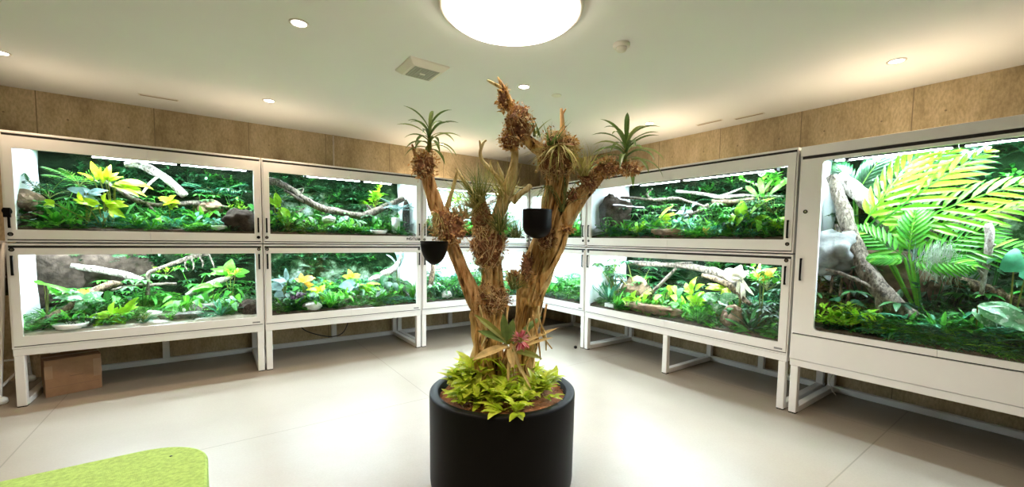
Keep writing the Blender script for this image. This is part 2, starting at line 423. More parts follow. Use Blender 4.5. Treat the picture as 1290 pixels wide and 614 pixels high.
def g_bush(s, r, n=70, m=None, lf=.2, wd=.5, kind='ovate', flat=.8):
    mb = MB(); st = MB()
    for i in range(max(5, n//8)):
        d = rdir(r, r.uniform(.25, 1.4)); L = s*r.uniform(.55, 1.0)
        q = Vector((d.x, d.y, d.z*flat))*L
        tube(st, [Vector((0,0,0)), q*.55+Vector((0,0,.06*s)), q], [.012*s, .008*s, .005*s], 3, 2, cap=False)
        for k in range(8):
            t = .3+.7*(k+1)/8; c = q*t+Vector((0,0,.06*s*math.sin(PI*t)))
            h = (rdir(r, r.uniform(-.2, .7))+d*.6).normalized()
            leaf(mb, c, h, UPV, s*lf*r.uniform(.7, 1.25), s*lf*wd, r.uniform(.2, .9), kind, 4, .2)
    return [('foliage', mb), ('stem', st)]
def g_umbrella(s, r, n=9, m=None):
    mb = MB(); st = MB()
    for i in range(n):
        d = rdir(r, r.uniform(.35, 1.35)); L = s*r.uniform(.5, .95); q = d*L
        tube(st, [Vector((0,0,0)), q*.5+Vector((0,0,.08*s)), q], [.014*s, .01*s, .006*s], 4, 2, cap=False)
        for k in range(8):
            a = 2*PI*k/8; h = Vector((math.cos(a), math.sin(a), -.15+.2*r.random()))
            leaf(mb, q, h, UPV, s*.24*r.uniform(.8, 1.15), s*.085, .6, 'lance', 4, .2)
    return [('foliage', mb), ('stem', st)]
def g_palm(s, r, n=9, m=None, w=.42, spread=.5):
    mb = MB(); st = MB()
    for i in range(n):
        a = 2*PI*i/n+r.uniform(-.3, .3); e = 1.1-r.random()*spread
        d = Vector((math.cos(a)*math.cos(e), math.sin(a)*math.cos(e), math.sin(e))); pts = []
        frond(mb, st, Vector((0,0,0)), d, s*r.uniform(.8, 1.1), w, 12, r.uniform(.7, 1.2), s*.03)
    return [('foliage', mb), ('stem', st)]
def frond(mb, st, p0, d, L, w, seg, bend, lw, start=.25, nrm=None, flat=.55):
    d = d.normalized(); nrm = nrm if nrm is not None else (UPV - d*d.z)
    nrm = (nrm - d*nrm.dot(d)).normalized(); sd = d.cross(nrm); p = p0.copy(); pts = []
    for k in range(seg+1):
        t = k/seg; an = bend*t; dd = d*math.cos(an)-nrm*math.sin(an); nn = nrm*math.cos(an)+d*math.sin(an)
        pts.append(p.copy())
        if t >= start:
            u = (t-start)/(1-start); ll = L*w*(.22+.95*math.sin(PI*min(.97, u*.80+.17)))
            for q in (1, -1):
                leaf(mb, p, sd*q+dd*flat*(1+1.6*u), nn+sd*q*.1, ll, lw*(1-.4*u), .7, 'lance', 5, .35)
        p = p + dd*(L/seg)
    tube(st, pts, [max(.0025, .012*L*(1-.8*i/len(pts))) for i in range(len(pts))], 4, 1, cap=False)
GEN = dict(fern=g_fern, rosette=g_rosette, grass=g_grass, broad=g_broad, bush=g_bush, umbrella=g_umbrella, palm=g_palm)

def press(mb, u, off):
    """leaves bend where they meet the glass, the walls, the lid and the soil"""
    out = []
    for i, (x, y, z) in enumerate(mb.v):
        X, V, Z = off[0]+x, off[1]+y, off[2]+z; j = (i*7919 % 97)/97
        X = min(max(X, .028+.012*j), u.w-.028-.012*j); V = min(max(V, .026+.016*j), .83+.03*j)
        Z = min(Z, u.gt+.01-.02*j if V < .3 else u.z1-.045-.02*j); Z = max(Z, u.sub(V)-.03)
        out.append((X-off[0], V-off[1], Z-off[2]))
    mb.v = out
def uoff(u, p): return (p.x-u.a, p.y, p.z) if u.side == 'L' else (u.a-p.y, p.x, p.z)
def plant(name, gen, mat, loc, s, label, cat, group=None, seed=0, rz=0, stem='leaf_olive', unit=None, **kw):
    pa = GEN[gen](s, random.Random(seed*31+5), **kw)
    if unit:
        for _, q in pa: press(q, unit, uoff(unit, loc))
    if len(pa) == 1:
        o = pa[0][1].build(name, mat, None, loc); o.rotation_euler = (0, 0, rz)
        return tag(o, label, cat, group)
    root = empty(name, loc, rz); tag(root, label, cat, group)
    for nm, mb in pa: mb.build(nm, stem if nm == 'stem' else mat, root)
    return root

# ------------------------------------------------------------------ the room
ZC = 2.975; D = 1.05; XW = -8.2; YS = -8.2
def struct(name, mb, mat, label=None):
    o = mb.build(name, mat); o['kind'] = 'structure'
    return o
b = MB(); b.box(XW, D, YS, D, -.1, 0); floor = struct('floor', b, 'polished_concrete')
b = MB(); b.box(XW, D, YS, D, ZC, ZC+.1); struct('ceiling', b, 'ceiling_paint')
b = MB(); b.box(XW-.1, D+.15, D, D+.15, -.1, ZC+.1); wl = struct('wall_left', b, 'concrete_wall')
b = MB(); b.box(D, D+.15, YS, D, -.1, ZC+.1); wr = struct('wall_right', b, 'concrete_wall')
b = MB(); b.box(XW-.1, D+.15, YS-.1, YS, -.1, ZC+.1); struct('wall_back', b, 'far_wall_paint')
b = MB(); b.box(XW-.1, XW, YS, D, -.1, ZC+.1); struct('wall_side', b, 'far_wall_paint')
# formwork joints in the concrete (thin recess strips) and tie holes
def wall_marks(wall, axis):
    j = MB(); h = MB()
    for k in range(10):
        t = (-7.4 + k*.91) if axis == 0 else (-7.4+k*.91+.25)
        if t > D-.1: break
        z0 = 0; 
        if axis == 0: j.box(t-.004, t+.004, D-.002, D+.01, z0, ZC)
        else: j.box(D-.002, D+.01, t-.004, t+.004, z0, ZC)
        for zz in (1.0, 2.72):
            for dx in (.22, .69):
                n = 10; c = (t+dx) if t+dx < D-.1 else None
                if c is None: continue
                rr = .009
                ring = [(c+rr*math.cos(2*PI*i/n), zz+rr*math.sin(2*PI*i/n)) for i in range(n)]
                if axis == 0: h.add([(x, D-.002, z) for x, z in ring]+[(x, D+.01, z) for x, z in ring], [tuple(range(n))]+[(i, (i+1) % n, n+(i+1) % n, n+i) for i in range(n)])
                else: h.add([(D-.002, x, z) for x, z in ring]+[(D+.01, x, z) for x, z in ring], [tuple(range(n-1, -1, -1))]+[(i, n+i, n+(i+1) % n, (i+1) % n) for i in range(n)])
    j.build('formwork_joint', 'seam_line', wall); h.build('tie_hole', 'seam_line', wall)
wall_marks(wl, 0); wall_marks(wr, 1)

# ------------------------------------------------------------------ ceiling fittings
LC = (-2.62, -3.22)
t = empty('ceiling_light', (LC[0], LC[1], ZC)); tag(t, 'large round white glowing light panel on the ceiling above the planter', 'ceiling light')
b = MB(); lathe(b, [(.448, 0), (.446, -.022), (.436, -.028), (.415, -.028), (.412, -.02), (.412, 0)], 64); b.build('trim_ring', 'ceiling_fixture', t, smooth=True)
b = MB(); lathe(b, [(.0001, -.086), (.2, -.084), (.32, -.077), (.385, -.062), (.408, -.046), (.411, -.03)], 64); b.build('diffuser', 'ceiling_panel_light', t)
for (x, y), lab in {(-3.645, -2.17): 'recessed downlight before the ceiling fan grille, over the open floor', (-3.638, -.143): 'recessed downlight in front of the two longest left hand terrariums',
    (-1.758, -2.189): 'recessed downlight above the topmost tip of the driftwood', (.19, -4.473): 'recessed downlight in front of the tall terrarium',
    (.164, -2.176): 'recessed downlight over the wide terrariums, by the green top rosette', (-5.497, -.127): 'recessed downlight above the outer end of the terrarium over the cardboard box',
    (-1.30, .50): 'small recessed downlight close to the wall above the corner terrarium'}.items():
    lab = lab.replace('two longest left hand terrariums', 'terrarium with the black lettering')
    t = empty('downlight', (x, y, ZC)); tag(t, lab, 'downlight', 'recessed downlights in the ceiling')
    b = MB(); lathe(b, [(.062, 0), (.062, -.006), (.05, -.008), (.046, -.002), (.046, 0)], 28); b.build('trim_ring', 'ceiling_fixture', t, smooth=True)
    b = MB(); lathe(b, [(.0001, -.004), (.045, -.003)], 28); b.build('lens', 'downlight_lens', t)
    ld = bpy.data.lights.new('downlight_spot', 'SPOT'); ld.energy = 30; ld.color = (1, .73, .50); ld.spot_size = 2.5; ld.spot_blend = .9; ld.shadow_soft_size = .04
    lo = bpy.data.objects.new('downlight_spot', ld); C.objects.link(lo); lo.location = (x, y, ZC-.02)
for x, y in ((-5.497, -2.17), (-5.497, -4.47), (-3.645, -4.47), (-1.758, -4.47), (-3.645, -6.5)):   # assumed rest of the downlight grid over the viewer, unseen, added as front fill
    ld = bpy.data.lights.new('downlight_spot', 'SPOT'); ld.energy = 40; ld.color = (1, .80, .62); ld.spot_size = 2.2; ld.spot_blend = .7; ld.shadow_soft_size = .05
    lo = bpy.data.objects.new('downlight_spot', ld); C.objects.link(lo); lo.location = (x, y, ZC-.02)
# exhaust grille
t = empty('ceiling_vent', (-2.685, -1.985, ZC), 0); tag(t, 'square white exhaust fan grille with a grey centre on the ceiling', 'vent')
b = MB(); b.box(-.172, .172, -.172, .172, -.012, 0); 
b.add([(-.172,-.172,-.012),(.172,-.172,-.012),(.172,.172,-.012),(-.172,.172,-.012),(-.13,-.13,-.045),(.13,-.13,-.045),(.13,.13,-.045),(-.13,.13,-.045)], [(0,1,5,4),(1,2,6,5),(2,3,7,6),(3,0,4,7),(7,6,5,4)])
b.build('cover', 'ceiling_fixture', t)
b = MB()
for k in range(9): b.box(-.108+k*.024+.002, -.108+k*.024+.022, -.112, .112, -.050, -.045)
b.build('grille', 'grille_grey', t)
b = MB(); b.box(-.022, .022, -.012, .012, -.054, -.0501); b.build('sensor', 'ceiling_fixture', t)
t = empty('smoke_detector', (-1.703, -3.32, ZC)); tag(t, 'small round white smoke detector on the ceiling beside the glowing panel', 'smoke detector')
b = MB(); lathe(b, [(.062, 0), (.062, -.018), (.056, -.024), (.03, -.026)], 28); b.build('base', 'ceiling_fixture', t, smooth=True)
b = MB(); lathe(b, [(.04, -.025), (.038, -.043), (.03, -.052), (.0001, -.054)], 24); b.build('sensor_cap', 'ceiling_fixture', t, smooth=True)
for i, (x, y, a, lab) in enumerate(((-4.58, .50, 0, 'thin dark slot diffuser in the ceiling above the terrarium over the cardboard box'), (.686, -2.65, PI/2, 'thin dark slot diffuser in the ceiling above the wide terrariums, nearer the room corner'), (.783, -3.07, PI/2, 'thin pale slot diffuser in the ceiling above the wide terrariums, nearer the tall terrarium'))):
    t = empty('slot_diffuser', (x, y, ZC), a); tag(t, lab, 'vent', 'slot diffusers in the ceiling')
    b = MB(); b.box(-.16, .16, -.028, .028, -.005, 0); b.build('frame', 'ceiling_fixture', t)
    b = MB(); b.box(-.15, .15, -.014, .014, -.007, -.005); b.build('slot', 'slot_dark', t)
b = MB(); lathe(b, [(.05, 0), (.05, -.004), (.047, -.006), (.0001, -.006)], 28)
o = b.build('cover_plate', 'ceiling_fixture', None, (-1.362, -2.202, ZC)); tag(o, 'faint round cover ring on the ceiling above the upright twig', 'cover plate')
b = MB(); lathe(b, [(.011, 0), (.011, ZC-2.3)], 10); o = b.build('conduit_pipe', 'galvanised', None, (-2.75, D-.016, 2.3)); tag(o, 'thin vertical metal conduit pipe on the bare concrete above the terrariums', 'pipe')
b = MB(); b.box(-.02, .02, -.012, .02, 0, .05); lathe(b, [(.01, .05), (.01, .12)], 8); o = b.build('cable_gland', 'black_plastic', None, (-1.75, .5, 2.39)); tag(o, 'small black cable fitting on top of the corner terrarium', 'cable fitting')

# ------------------------------------------------------------------ terrariums and stands
Z1, Z2, Z3 = .517, 1.4304, 2.378
DEP = .93
class Unit:
    def __init__(s, side, a, w, z0, z1, gb, gt, gu0, gu1):
        s.side, s.a, s.w, s.z0, s.z1, s.gb, s.gt, s.gu0, s.gu1 = side, a, w, z0, z1, gb, gt, gu0, gu1
        s.rot = 0 if side == 'L' else -PI/2
    def P(s, u, v, z):
        return Vector((s.a+u, v, z)) if s.side == 'L' else Vector((v, s.a-u, z))
    def pix(s, x, y, v): return on_plane(1 if s.side == 'L' else 0, v, x, y)
    def sub(s, v): return s.gb + .012 + .13*max(0, min(1, v/.9))
    def ground(s, x, v):
        """point on the planting bed at depth v below pixel column x"""
        p = s.pix(x, 330, v); p.z = s.sub(v); return p
def rounded_rect_ring(mb, x0, x1, z0, z1, X0, X1, ZZ0, ZZ1, y0, y1):
    pass
def make_terrarium(u, label, back, badge=None, logo=None, leds=((.28, .60), (.62, .93)), lock=(True, True), big=False, seed=0, sand=False):
    root = empty('terrarium', u.P(0, 0, 0), u.rot); tag(root, label, 'terrarium', None)
    w = u.w; z0, z1 = u.z0, u.z1; g = .004; x0, x1 = g, w-g; k = .012
    b = MB()
    b.box(x0, x0+.02, .03, DEP, z0, z1); b.box(x1-.02, x1, .03, DEP, z0, z1)
    b.box(x0+.02, x1-.02, .03, DEP, z0, z0+.02); b.box(x0+.02, x1-.02, .03, DEP, z1-.02, z1); b.box(x0+.02, x1-.02, DEP-.015, DEP, z0+.02, z1-.02)
    b.build('cabinet_shell', 'interior_white', root)
    # outer skin: lid edge and side cheeks
    b = MB(); b.box(x0, x1, 0, .03, z1-.018, z1); b.box(x0, x0+.012, .004, .03, z0, z1-.018); b.box(x1-.012, x1, .004, .03, z0, z1-.018); b.box(x0, x1, 0, .03, z0, z0+.014)
    if big: b.box(x0, x1, -.003, .03, 2.29, z1); b.box(x0, x1, -.002, .03, z0, .735-.012)
    b.build('lid_rim', 'white_powder_coat', root, bevel=.002)
    top = z1-.040 if not big else 2.262
    bot = z0+.024 if not big else .735
    b = MB(); b.box(x0+.012, x1-.012, .012, .03, top, (z1-.018) if not big else 2.29); b.build('shadow_gap', 'dark_gap', root)
    b = MB(); b.box(x0+.012, x1-.012, .012, .03, bot-.010, bot); b.build('shadow_gap', 'dark_gap', root)
    # two sliding doors: frame half, pane, handle, lock
    mid = (u.gu0+u.gu1)/2
    for q, (fx0, fx1, gx0, gx1) in enumerate(((x0+.014, mid-.0012, u.gu0, mid-.0012), (mid+.0012, x1-.014, mid+.0012, u.gu1))):
        dr = empty('door', (0,0,0)); dr.parent = root
        b = MB()
        if q == 0: b.box(fx0, gx0, -.006, .022, bot, top)
        else: b.box(gx1, fx1, -.006, .022, bot, top)
        b.box(gx0, gx1, -.006, .022, bot, u.gb); b.box(gx0, gx1, -.006, .022, u.gt, top)
        if big:   # rounded glazing corners
            for zc, sg in ((u.gt, -1), (u.gb, 1)):
                r_ = .035; cxx = gx0+r_ if q == 0 else gx1-r_; dx = -1 if q == 0 else 1; n = 6
                cor = (gx0 if q == 0 else gx1, zc)
                arc = [(cxx+dx*r_*math.sin(PI/2*i/n), zc+sg*r_*(1-math.cos(PI/2*i/n))) for i in range(n+1)]
                vs = [(cor[0], -.006, cor[1])]+[(x, -.006, z) for x, z in arc]+[(cor[0], .022, cor[1])]+[(x, .022, z) for x, z in arc]
                fs = [(0, i, i+1) for i in range(1, n+1)]+[(i, i+n+2, i+n+3, i+1) for i in range(1, n+1)]
                b.add(vs, fs)
        b.build('door_frame', 'white_powder_coat', dr)
        b = MB(); b.box(gx0+.001, gx1, .006+q*.006, .010+q*.006, u.gb-.004, u.gt+.004); b.build('glass_pane', 'glass', dr)
        if not big or q == 0:
            up_unit = z0 > 1.2
            hz0, hz1 = (u.gb+.012, u.gb+.175) if up_unit else (u.gt-.175, u.gt-.005)
            if big: hz0, hz1 = 1.206, 1.403
            hx = (gx0-.034) if q == 0 else (gx1+.034)
            if big: hx = .058
            b = MB(); b.box(hx-.008, hx+.008, -.030, -.020, hz0, hz1); b.box(hx-.006, hx+.006, -.022, -.006, hz0, hz0+.014); b.box(hx-.006, hx+.006, -.022, -.006, hz1-.014, hz1)
            b.build('handle', 'black_plastic', dr, bevel=.003)
            lz = (u.gb-.04) if up_unit else (u.gt+.045)
            lx = hx
            if big: lz, lx = 1.809, .066
            b = MB()
            n = 20; rs = [(.017, -.006), (.017, -.012), (.011, -.013), (.0101, -.009)]
            vs = []; fs = []
            for r_, y_ in rs: vs += [(lx+r_*math.cos(2*PI*i/n), y_, lz+r_*math.sin(2*PI*i/n)) for i in range(n)]
            for kk in range(3): fs += [(kk*n+i, kk*n+(i+1) % n, (kk+1)*n+(i+1) % n, (kk+1)*n+i) for i in range(n)]
            b.add(vs, fs); b.build('lock_ring', 'black_plastic', dr)
            b = MB(); b.add([(lx+.0105*math.cos(2*PI*i/n), -.0095, lz+.0105*math.sin(2*PI*i/n)) for i in range(n)], [tuple(range(n))])
            b.box(lx-.0015, lx+.0015, -.0105, -.0095, lz-.006, lz+.006)
            b.build('lock_cylinder', 'black_plastic' if (z0 > 1.2 and q == 1 and seed in (1, 7)) else 'chrome', dr)
    # back wall, bed, lamps
    b = MB(); nx, nz = int(w*22), int((z1-z0)*22); vs = []; fs = []
    for j in range(nz+1):
        for i in range(nx+1):
            x = x0+.022+(x1-x0-.044)*i/nx; z = z0+.022+(z1-z0-.044)*j/nz
            dpt = .04+.07*(noise.noise(Vector((x*2.2+seed*5, z*2.2, 0)))+.5*noise.noise(Vector((x*6+seed, z*6, 3))))
            vs.append((x, min(DEP-.02, DEP-.03-dpt), z))
    for j in range(nz):
        for i in range(nx): a = j*(nx+1)+i; fs.append((a, a+1, a+nx+2, a+nx+1))
    b.add(vs, fs); b.build('background_panel', back, root, smooth=True)
    b = MB(); nx, ny = int(w*16), 12; vs = []; fs = []
    for j in range(ny+1):
        for i in range(nx+1):
            x = x0+.021+(x1-x0-.042)*i/nx; v = .032+(DEP-.06)*j/ny
            vs.append((x, v, u.sub(v)+.02*noise.noise(Vector((x*4+seed, v*4, 1)))))
    for j in range(ny):
        for i in range(nx): a = j*(nx+1)+i; fs.append((a, a+1, a+nx+2, a+nx+1))
    m_ = len(vs); vs += [(x0+.021, .032, z0+.021), (x1-.021, .032, z0+.021)]
    fs.append(tuple([m_, m_+1]+list(range(nx, -1, -1))))
    b.add(vs, fs); b.build('substrate', 'white_sand' if sand else 'substrate', root, smooth=True)
    zt = (z1-.022) if not big else z1-.03
    for f0, f1 in leds:
        a0, a1 = u.gu0+(u.gu1-u.gu0)*f0, u.gu0+(u.gu1-u.gu0)*f1
        lb = empty('light_bar', (0,0,0)); lb.parent = root
        zl = u.gt+.016
        b = MB(); b.box(a0, a1, .20, .245, zl, zl+.026); b.box(a0-.03, a0, .19, .255, zl-.01, zl+.05); b.box(a1-.004, a1+.026, .19, .255, zl-.01, zl+.05)
        b.build('lamp_housing', 'black_plastic' , lb)
        b = MB(); b.box(a0+.002, a1-.006, .204, .240, zl-.004, zl); b.build('led_strip', LEDT if big else LED, lb)
        b = MB(); b.box(a0-.028, a0-.002, .20, .245, zl+.05, zt); b.build('bracket', 'interior_white', lb)
        b = MB(); b.box(a1-.002, a1+.024, .20, .245, zl+.05, zt); b.build('bracket', 'interior_white', lb)
    # added lamp row further back under the lid, fill against the light falloff
    lb = empty('light_bar', (0,0,0)); lb.parent = root; zl = z1-.052
    b = MB(); b.box(x0+.06, x1-.06, .56, .64, zl, zl+.03); b.build('lamp_housing', 'black_plastic', lb)
    b = MB(); b.box(x0+.08, x1-.08, .57, .63, zl-.004, zl); b.build('led_strip', LED_FILL_T if big else LED2, lb)
    b = MB(); b.box(x0+.1, x0+.13, .58, .62, zl+.03, z1-.02); b.build('bracket', 'interior_white', lb)
    b = MB(); b.box(x1-.13, x1-.1, .58, .62, zl+.03, z1-.02); b.build('bracket', 'interior_white', lb)
    if badge:
        b = MB(); b.box(w-.115, w-.045, -.008, -.006, z0+.040, z0+.056); b.build('badge', 'grey_label', root)
    if logo:
        # black lettering on the bottom rail, each letter a few strokes
        L = MB(); cx = w-.215; zb = z0+.058; hh = .03; ww = .022; sw = .007
        def st(x0_, z0_, x1_, z1_):
            dx, dz = x1_-x0_, z1_-z0_; ln = math.hypot(dx, dz); px, pz = -dz/ln*sw/2, dx/ln*sw/2
            L.add([(x0_+px, -.0085, z0_+pz), (x0_-px, -.0085, z0_-pz), (x1_-px, -.0085, z1_-pz), (x1_+px, -.0085, z1_+pz)], [(0, 1, 2, 3)])
        for ch in logo:
            S = {'I': [(.5,0,.5,1)], 'N': [(0,0,0,1),(0,1,1,0),(1,0,1,1)], 'S': [(1,1,0,1),(0,1,0,.5),(0,.5,1,.5),(1,.5,1,0),(1,0,0,0)], 'T': [(0,1,1,1),(.5,0,.5,1)], 'U': [(0,1,0,0),(0,0,1,0),(1,0,1,1)]}[ch]
            wd_ = .006 if ch == 'I' else ww
            for a_ in S: st(cx+a_[0]*wd_, zb+a_[1]*hh, cx+a_[2]*wd_, zb+a_[3]*hh)
            cx += wd_+.009
        L.build('lettering', 'black_plastic', root)
        L = MB(); q = w-.062; 
        for a_ in ((q, zb, q+.026, zb), (q+.026, zb, q+.026, zb+hh), (q+.026, zb+hh, q, zb+hh), (q, zb+hh, q, zb)):
            old = sw; sw = .003; st(*a_); sw = old
        L.build('square_mark', 'grey_label', root)
    return root

XL = [-5.572, -3.7165, -1.860, 0]
GL = (.075, 1.782)
def LU(i, upper):
    w = XL[i+1]-XL[i]
    z0, z1 = (Z2+.012, Z3) if upper else (Z1, Z2)
    gb, gt = (1.549, 2.236) if upper else (.622, 1.332)
    return Unit('L', XL[i], w, z0, z1, gb, gt, .073, w-.073)
U1U, U1L, U2U, U2L, U3U, U3L = LU(0, 1), LU(0, 0), LU(1, 1), LU(1, 0), LU(2, 1), LU(2, 0)
YR = [0, -1.3071, -3.8952, -6.4]
def RU(i, upper):
    w = YR[i]-YR[i+1]
    z0, z1 = (Z2+.012, Z3) if upper else (Z1, Z2)
    gb, gt = (1.565, 2.222) if upper else (.622, 1.332)
    return Unit('R', YR[i], w, z0, z1, gb, gt, .09, w-.085)
AU, AL, BU, BL = RU(0, 1), RU(0, 0), RU(1, 1), RU(1, 0)
BIG = Unit('R', YR[2]-.012, 1.9, .50, 2.372, .782, 2.236, .176, 1.72)
names = [(U1U, 'upper white terrarium at the outer end, stacked above the one over the cardboard box', 'back_mossy'),
 (U1L, 'lower white terrarium standing directly above the cardboard box', 'back_mossy'),
 (U2U, 'upper white terrarium with black lettering on its bottom rail', 'back_painted_haze'),
 (U2L, 'lower white terrarium with a black cable drooping beneath it', 'back_painted_haze'),
 (U3U, 'upper corner terrarium behind the hanging pots, on the longer row', 'back_white'),
 (U3L, 'lower corner terrarium behind the driftwood trunk, on the longer row', 'back_white'),
 (AU, 'upper narrow white terrarium between the room corner and the wide ones', 'back_white'),
 (AL, 'lower narrow white terrarium between the room corner and the wide ones', 'back_white'),
 (BU, 'upper wide white terrarium next to the tall one', 'back_mossy'),
 (BL, 'lower wide white terrarium on the three-legged stand', 'back_mossy'),
 (BIG, 'tall single white terrarium with a deep plain panel below the glass', 'back_painted_haze')]
for i, (u, lab, bk) in enumerate(names):
    up_ = u.z0 > 1.2
    make_terrarium(u, lab, bk, badge=not up_ and u is not BIG, logo='INSITU' if u is U2U else None, seed=i+1, big=u is BIG, sand=u is U1L,
        leds=((.26, .62), (.64, .97)) if u in (U1U,) else ((.24, .60), (.63, .84)) if u is U2U else ((.27, .5), (.52, .92)) if u is BU else ((.08, .48), (.52, .92)))
def make_stand(u, label, legs, mids):
    root = empty('terrarium_stand', u.P(0, 0, 0), u.rot); tag(root, label, 'stand')
    w = u.w; t = .062; H_ = Z1-.002 if u is not BIG else .498
    b = MB(); b.box(.006, w-.006, .004, .06, H_-t, H_); b.box(.006, w-.006, .92, .97, H_-t, H_); b.box(.006, .066, .06, .92, H_-t, H_); b.box(w-.066, w-.006, .06, .92, H_-t, H_)
    b.build('top_frame', 'white_powder_coat', root, bevel=.004)
    for x in legs:
        lg = MB(); lg.box(x-t/2, x+t/2, .004, .064, .008, H_-t); l = lg.build('leg', 'white_powder_coat', root, bevel=.006)
        p_ = MB(); p_.box(x-t/2+.003, x+t/2-.003, .007, .061, 0, .008); p_.build('foot_pad', 'black_plastic', l)
        f = MB(); f.box(x-t/2, x+t/2, .064, .96, .002, .058); f.build('foot_rail', 'white_powder_coat', root, bevel=.006)
        q = MB(); q.box(x-t/2, x+t/2, .962, 1.02, .06, H_-t); q.build('rear_post', 'white_powder_coat', root, bevel=.004)
    for x in mids:
        q = MB(); q.box(x-t/2, x+t/2, .962, 1.02, .06, H_-t); q.build('rear_post', 'white_powder_coat', root, bevel=.004)
    q = MB(); q.box(.006, w-.006, .962, 1.02, .002, .06); q.build('rear_rail', 'white_powder_coat', root, bevel=.004)
make_stand(U1L, 'white steel stand over the cardboard box', (.04, U1L.w-.04), (.93,))
make_stand(U2L, 'white steel stand with the drooping black cable', (.04, U2L.w-.04), (.93,))
make_stand(U3L, 'white steel stand in the corner behind the planter, on the longer row', (.04, U3L.w-.10), (.93,))
make_stand(AL, 'narrow white steel stand at the corner, beside the three-legged stand', (.05, AL.w-.04), ())
make_stand(BL, 'wide white steel stand with a third leg at mid length', (.04, 1.31, BL.w-.045), (.66, 1.95))
make_stand(BIG, 'white steel stand carrying the tall terrarium', (.045, BIG.w-.04), ())
# ------------------------------------------------------------------ planting of the terrariums
SEED = [100]
def nx_():
    SEED[0] += 1; return SEED[0]
def pl(u, name, gen, mat, x, y, v, s, label, cat='plant', rz=None, group=None, **kw):
    """a plant whose foot is at depth v behind the glass, below photo column x (y None: rooted in the bed)"""
    p = u.ground(x, v) if y is None else u.pix(x, y, v)
    p.z = max(p.z, u.sub(v)) if y is not None else p.z
    sd = nx_()
    return plant(name, gen, mat, p, s, label, cat, group, sd, u.rot, unit=u, **kw)
def big_leaves(u, name, mat, x, y, v, specs, label, cat='plant'):
    """single plant whose leaves are placed one by one: (dx, dz, heading deg in the glass plane, length, width, kind, tilt towards the viewer)"""
    p = u.pix(x, y, v); foot = Vector((0, 0, u.sub(v)-p.z))
    root = empty(name, p + foot, u.rot); tag(root, label, cat)
    st = MB()
    for dx, dz, hd, L, Wd, kind, tilt in specs:
        base = Vector((dx, -.01, dz)) - foot; a = math.radians(hd)
        d = Vector((math.cos(a), -tilt*.5, math.sin(a))); n = Vector((-math.sin(a)*.3, -1, .55))
        rr = random.Random(nx_()); o_ = uoff(u, p+foot)
        for q in range(1 if kind in ('strap', 'heart') else 4):
            a2 = a if q == 0 else a+rr.uniform(-.8, .8); k2 = .76 if q == 0 else rr.uniform(.38, .62)
            d = Vector((math.cos(a2), -tilt*.5-.3*q*rr.random(), math.sin(a2))); n = Vector((-math.sin(a)*.3+rr.uniform(-.5, .5), -1+rr.uniform(-.1, .5), .55+rr.uniform(-.4, .5)))
            m = MB(); leaf(m, base+Vector((rr.uniform(-.03, .03), rr.uniform(-.01, .05), rr.uniform(-.04, .02)))*(q > 0), d, n, L*k2, Wd*k2*.9, rr.uniform(.5, 1.3), kind, 8, .26, .14); press(m, u, o_); m.build('leaf', mat, root, smooth=True)
        tube(st, [Vector((0, 0, 0)), base*.5+Vector((0, .02, 0)), base], [.008, .007, .005], 4, 3)
    press(st, u, uoff(u, p+foot)); st.build('stem', 'leaf_olive', root); return root
def branch(u, pts, mat, label, name='driftwood_branch', cat='driftwood', sides=10, forks=(), lump=.5):
    """pts: (photo x, photo y, depth, radius px)"""
    def W_(p):
        q = u.pix(p[0], p[1], p[2]); dep_ = (q-CAM).dot(fwd); q.z = max(q.z, u.sub(p[2])-.01); return q, p[3]*.62*dep_/FPX
    P0 = W_(pts[0])[0]; root = empty(name, P0); tag(root, label, cat)
    def one(ps, nm):
        q = [W_(p) for p in ps]; m = MB(); tube(m, [a-P0 for a, _ in q], [r_ for _, r_ in q], sides, 5, lump=lump, seed=nx_())
        m.build(nm, mat, root, smooth=True)
    one(pts, 'limb')
    for f in forks: one(f, 'twig')
    return root
def rock(u, x, v, sx, sy, sz, mat, label, y=None, name='rock', flat=None, rz=0, sub=3, amp=.3):
    p = u.ground(x, v) if y is None else u.pix(x, y, v)
    m = MB(); lump_mesh(m, (0, 0, 0), sx, sy, sz, amp, nx_(), sub, 1.7, flat, 0)
    o = m.build(name, mat, None, p + Vector((0, 0, sz*.55 if y is None else 0)), smooth=sub > 3); o.rotation_euler = (0, 0, u.rot+rz)
    return tag(o, label, 'rock')
def bowl(u, x, v, r_, h_, label, sx=1.0, y=None):
    p = u.ground(x, v); b = MB()
    lathe(b, [(r_*.82, 0), (r_*.95, h_*.5), (r_, h_), (r_*.93, h_), (r_*.85, h_*.5), (r_*.7, h_*.2), (.0001, h_*.18)], 28, sx=sx)
    o = b.build('water_bowl', 'white_ceramic', None, p, smooth=True); o.rotation_euler = (0, 0, u.rot); return tag(o, label, 'water bowl')
def tub(u, x, v, w_, d_, h_, label):
    p = u.ground(x, v); b = MB(); t_ = .006
    b.box(-w_/2, w_/2, -d_/2, d_/2, 0, .006); b.box(-w_/2, w_/2, -d_/2, -d_/2+t_, .006, h_); b.box(-w_/2, w_/2, d_/2-t_, d_/2, .006, h_)
    b.box(-w_/2, -w_/2+t_, -d_/2+t_, d_/2-t_, .006, h_); b.box(w_/2-t_, w_/2, -d_/2+t_, d_/2-t_, .006, h_)
    o = b.build('water_tub', 'white_ceramic', None, p, bevel=.002); o.rotation_euler = (0, 0, u.rot); return tag(o, label, 'water tub')
PROTO = {}
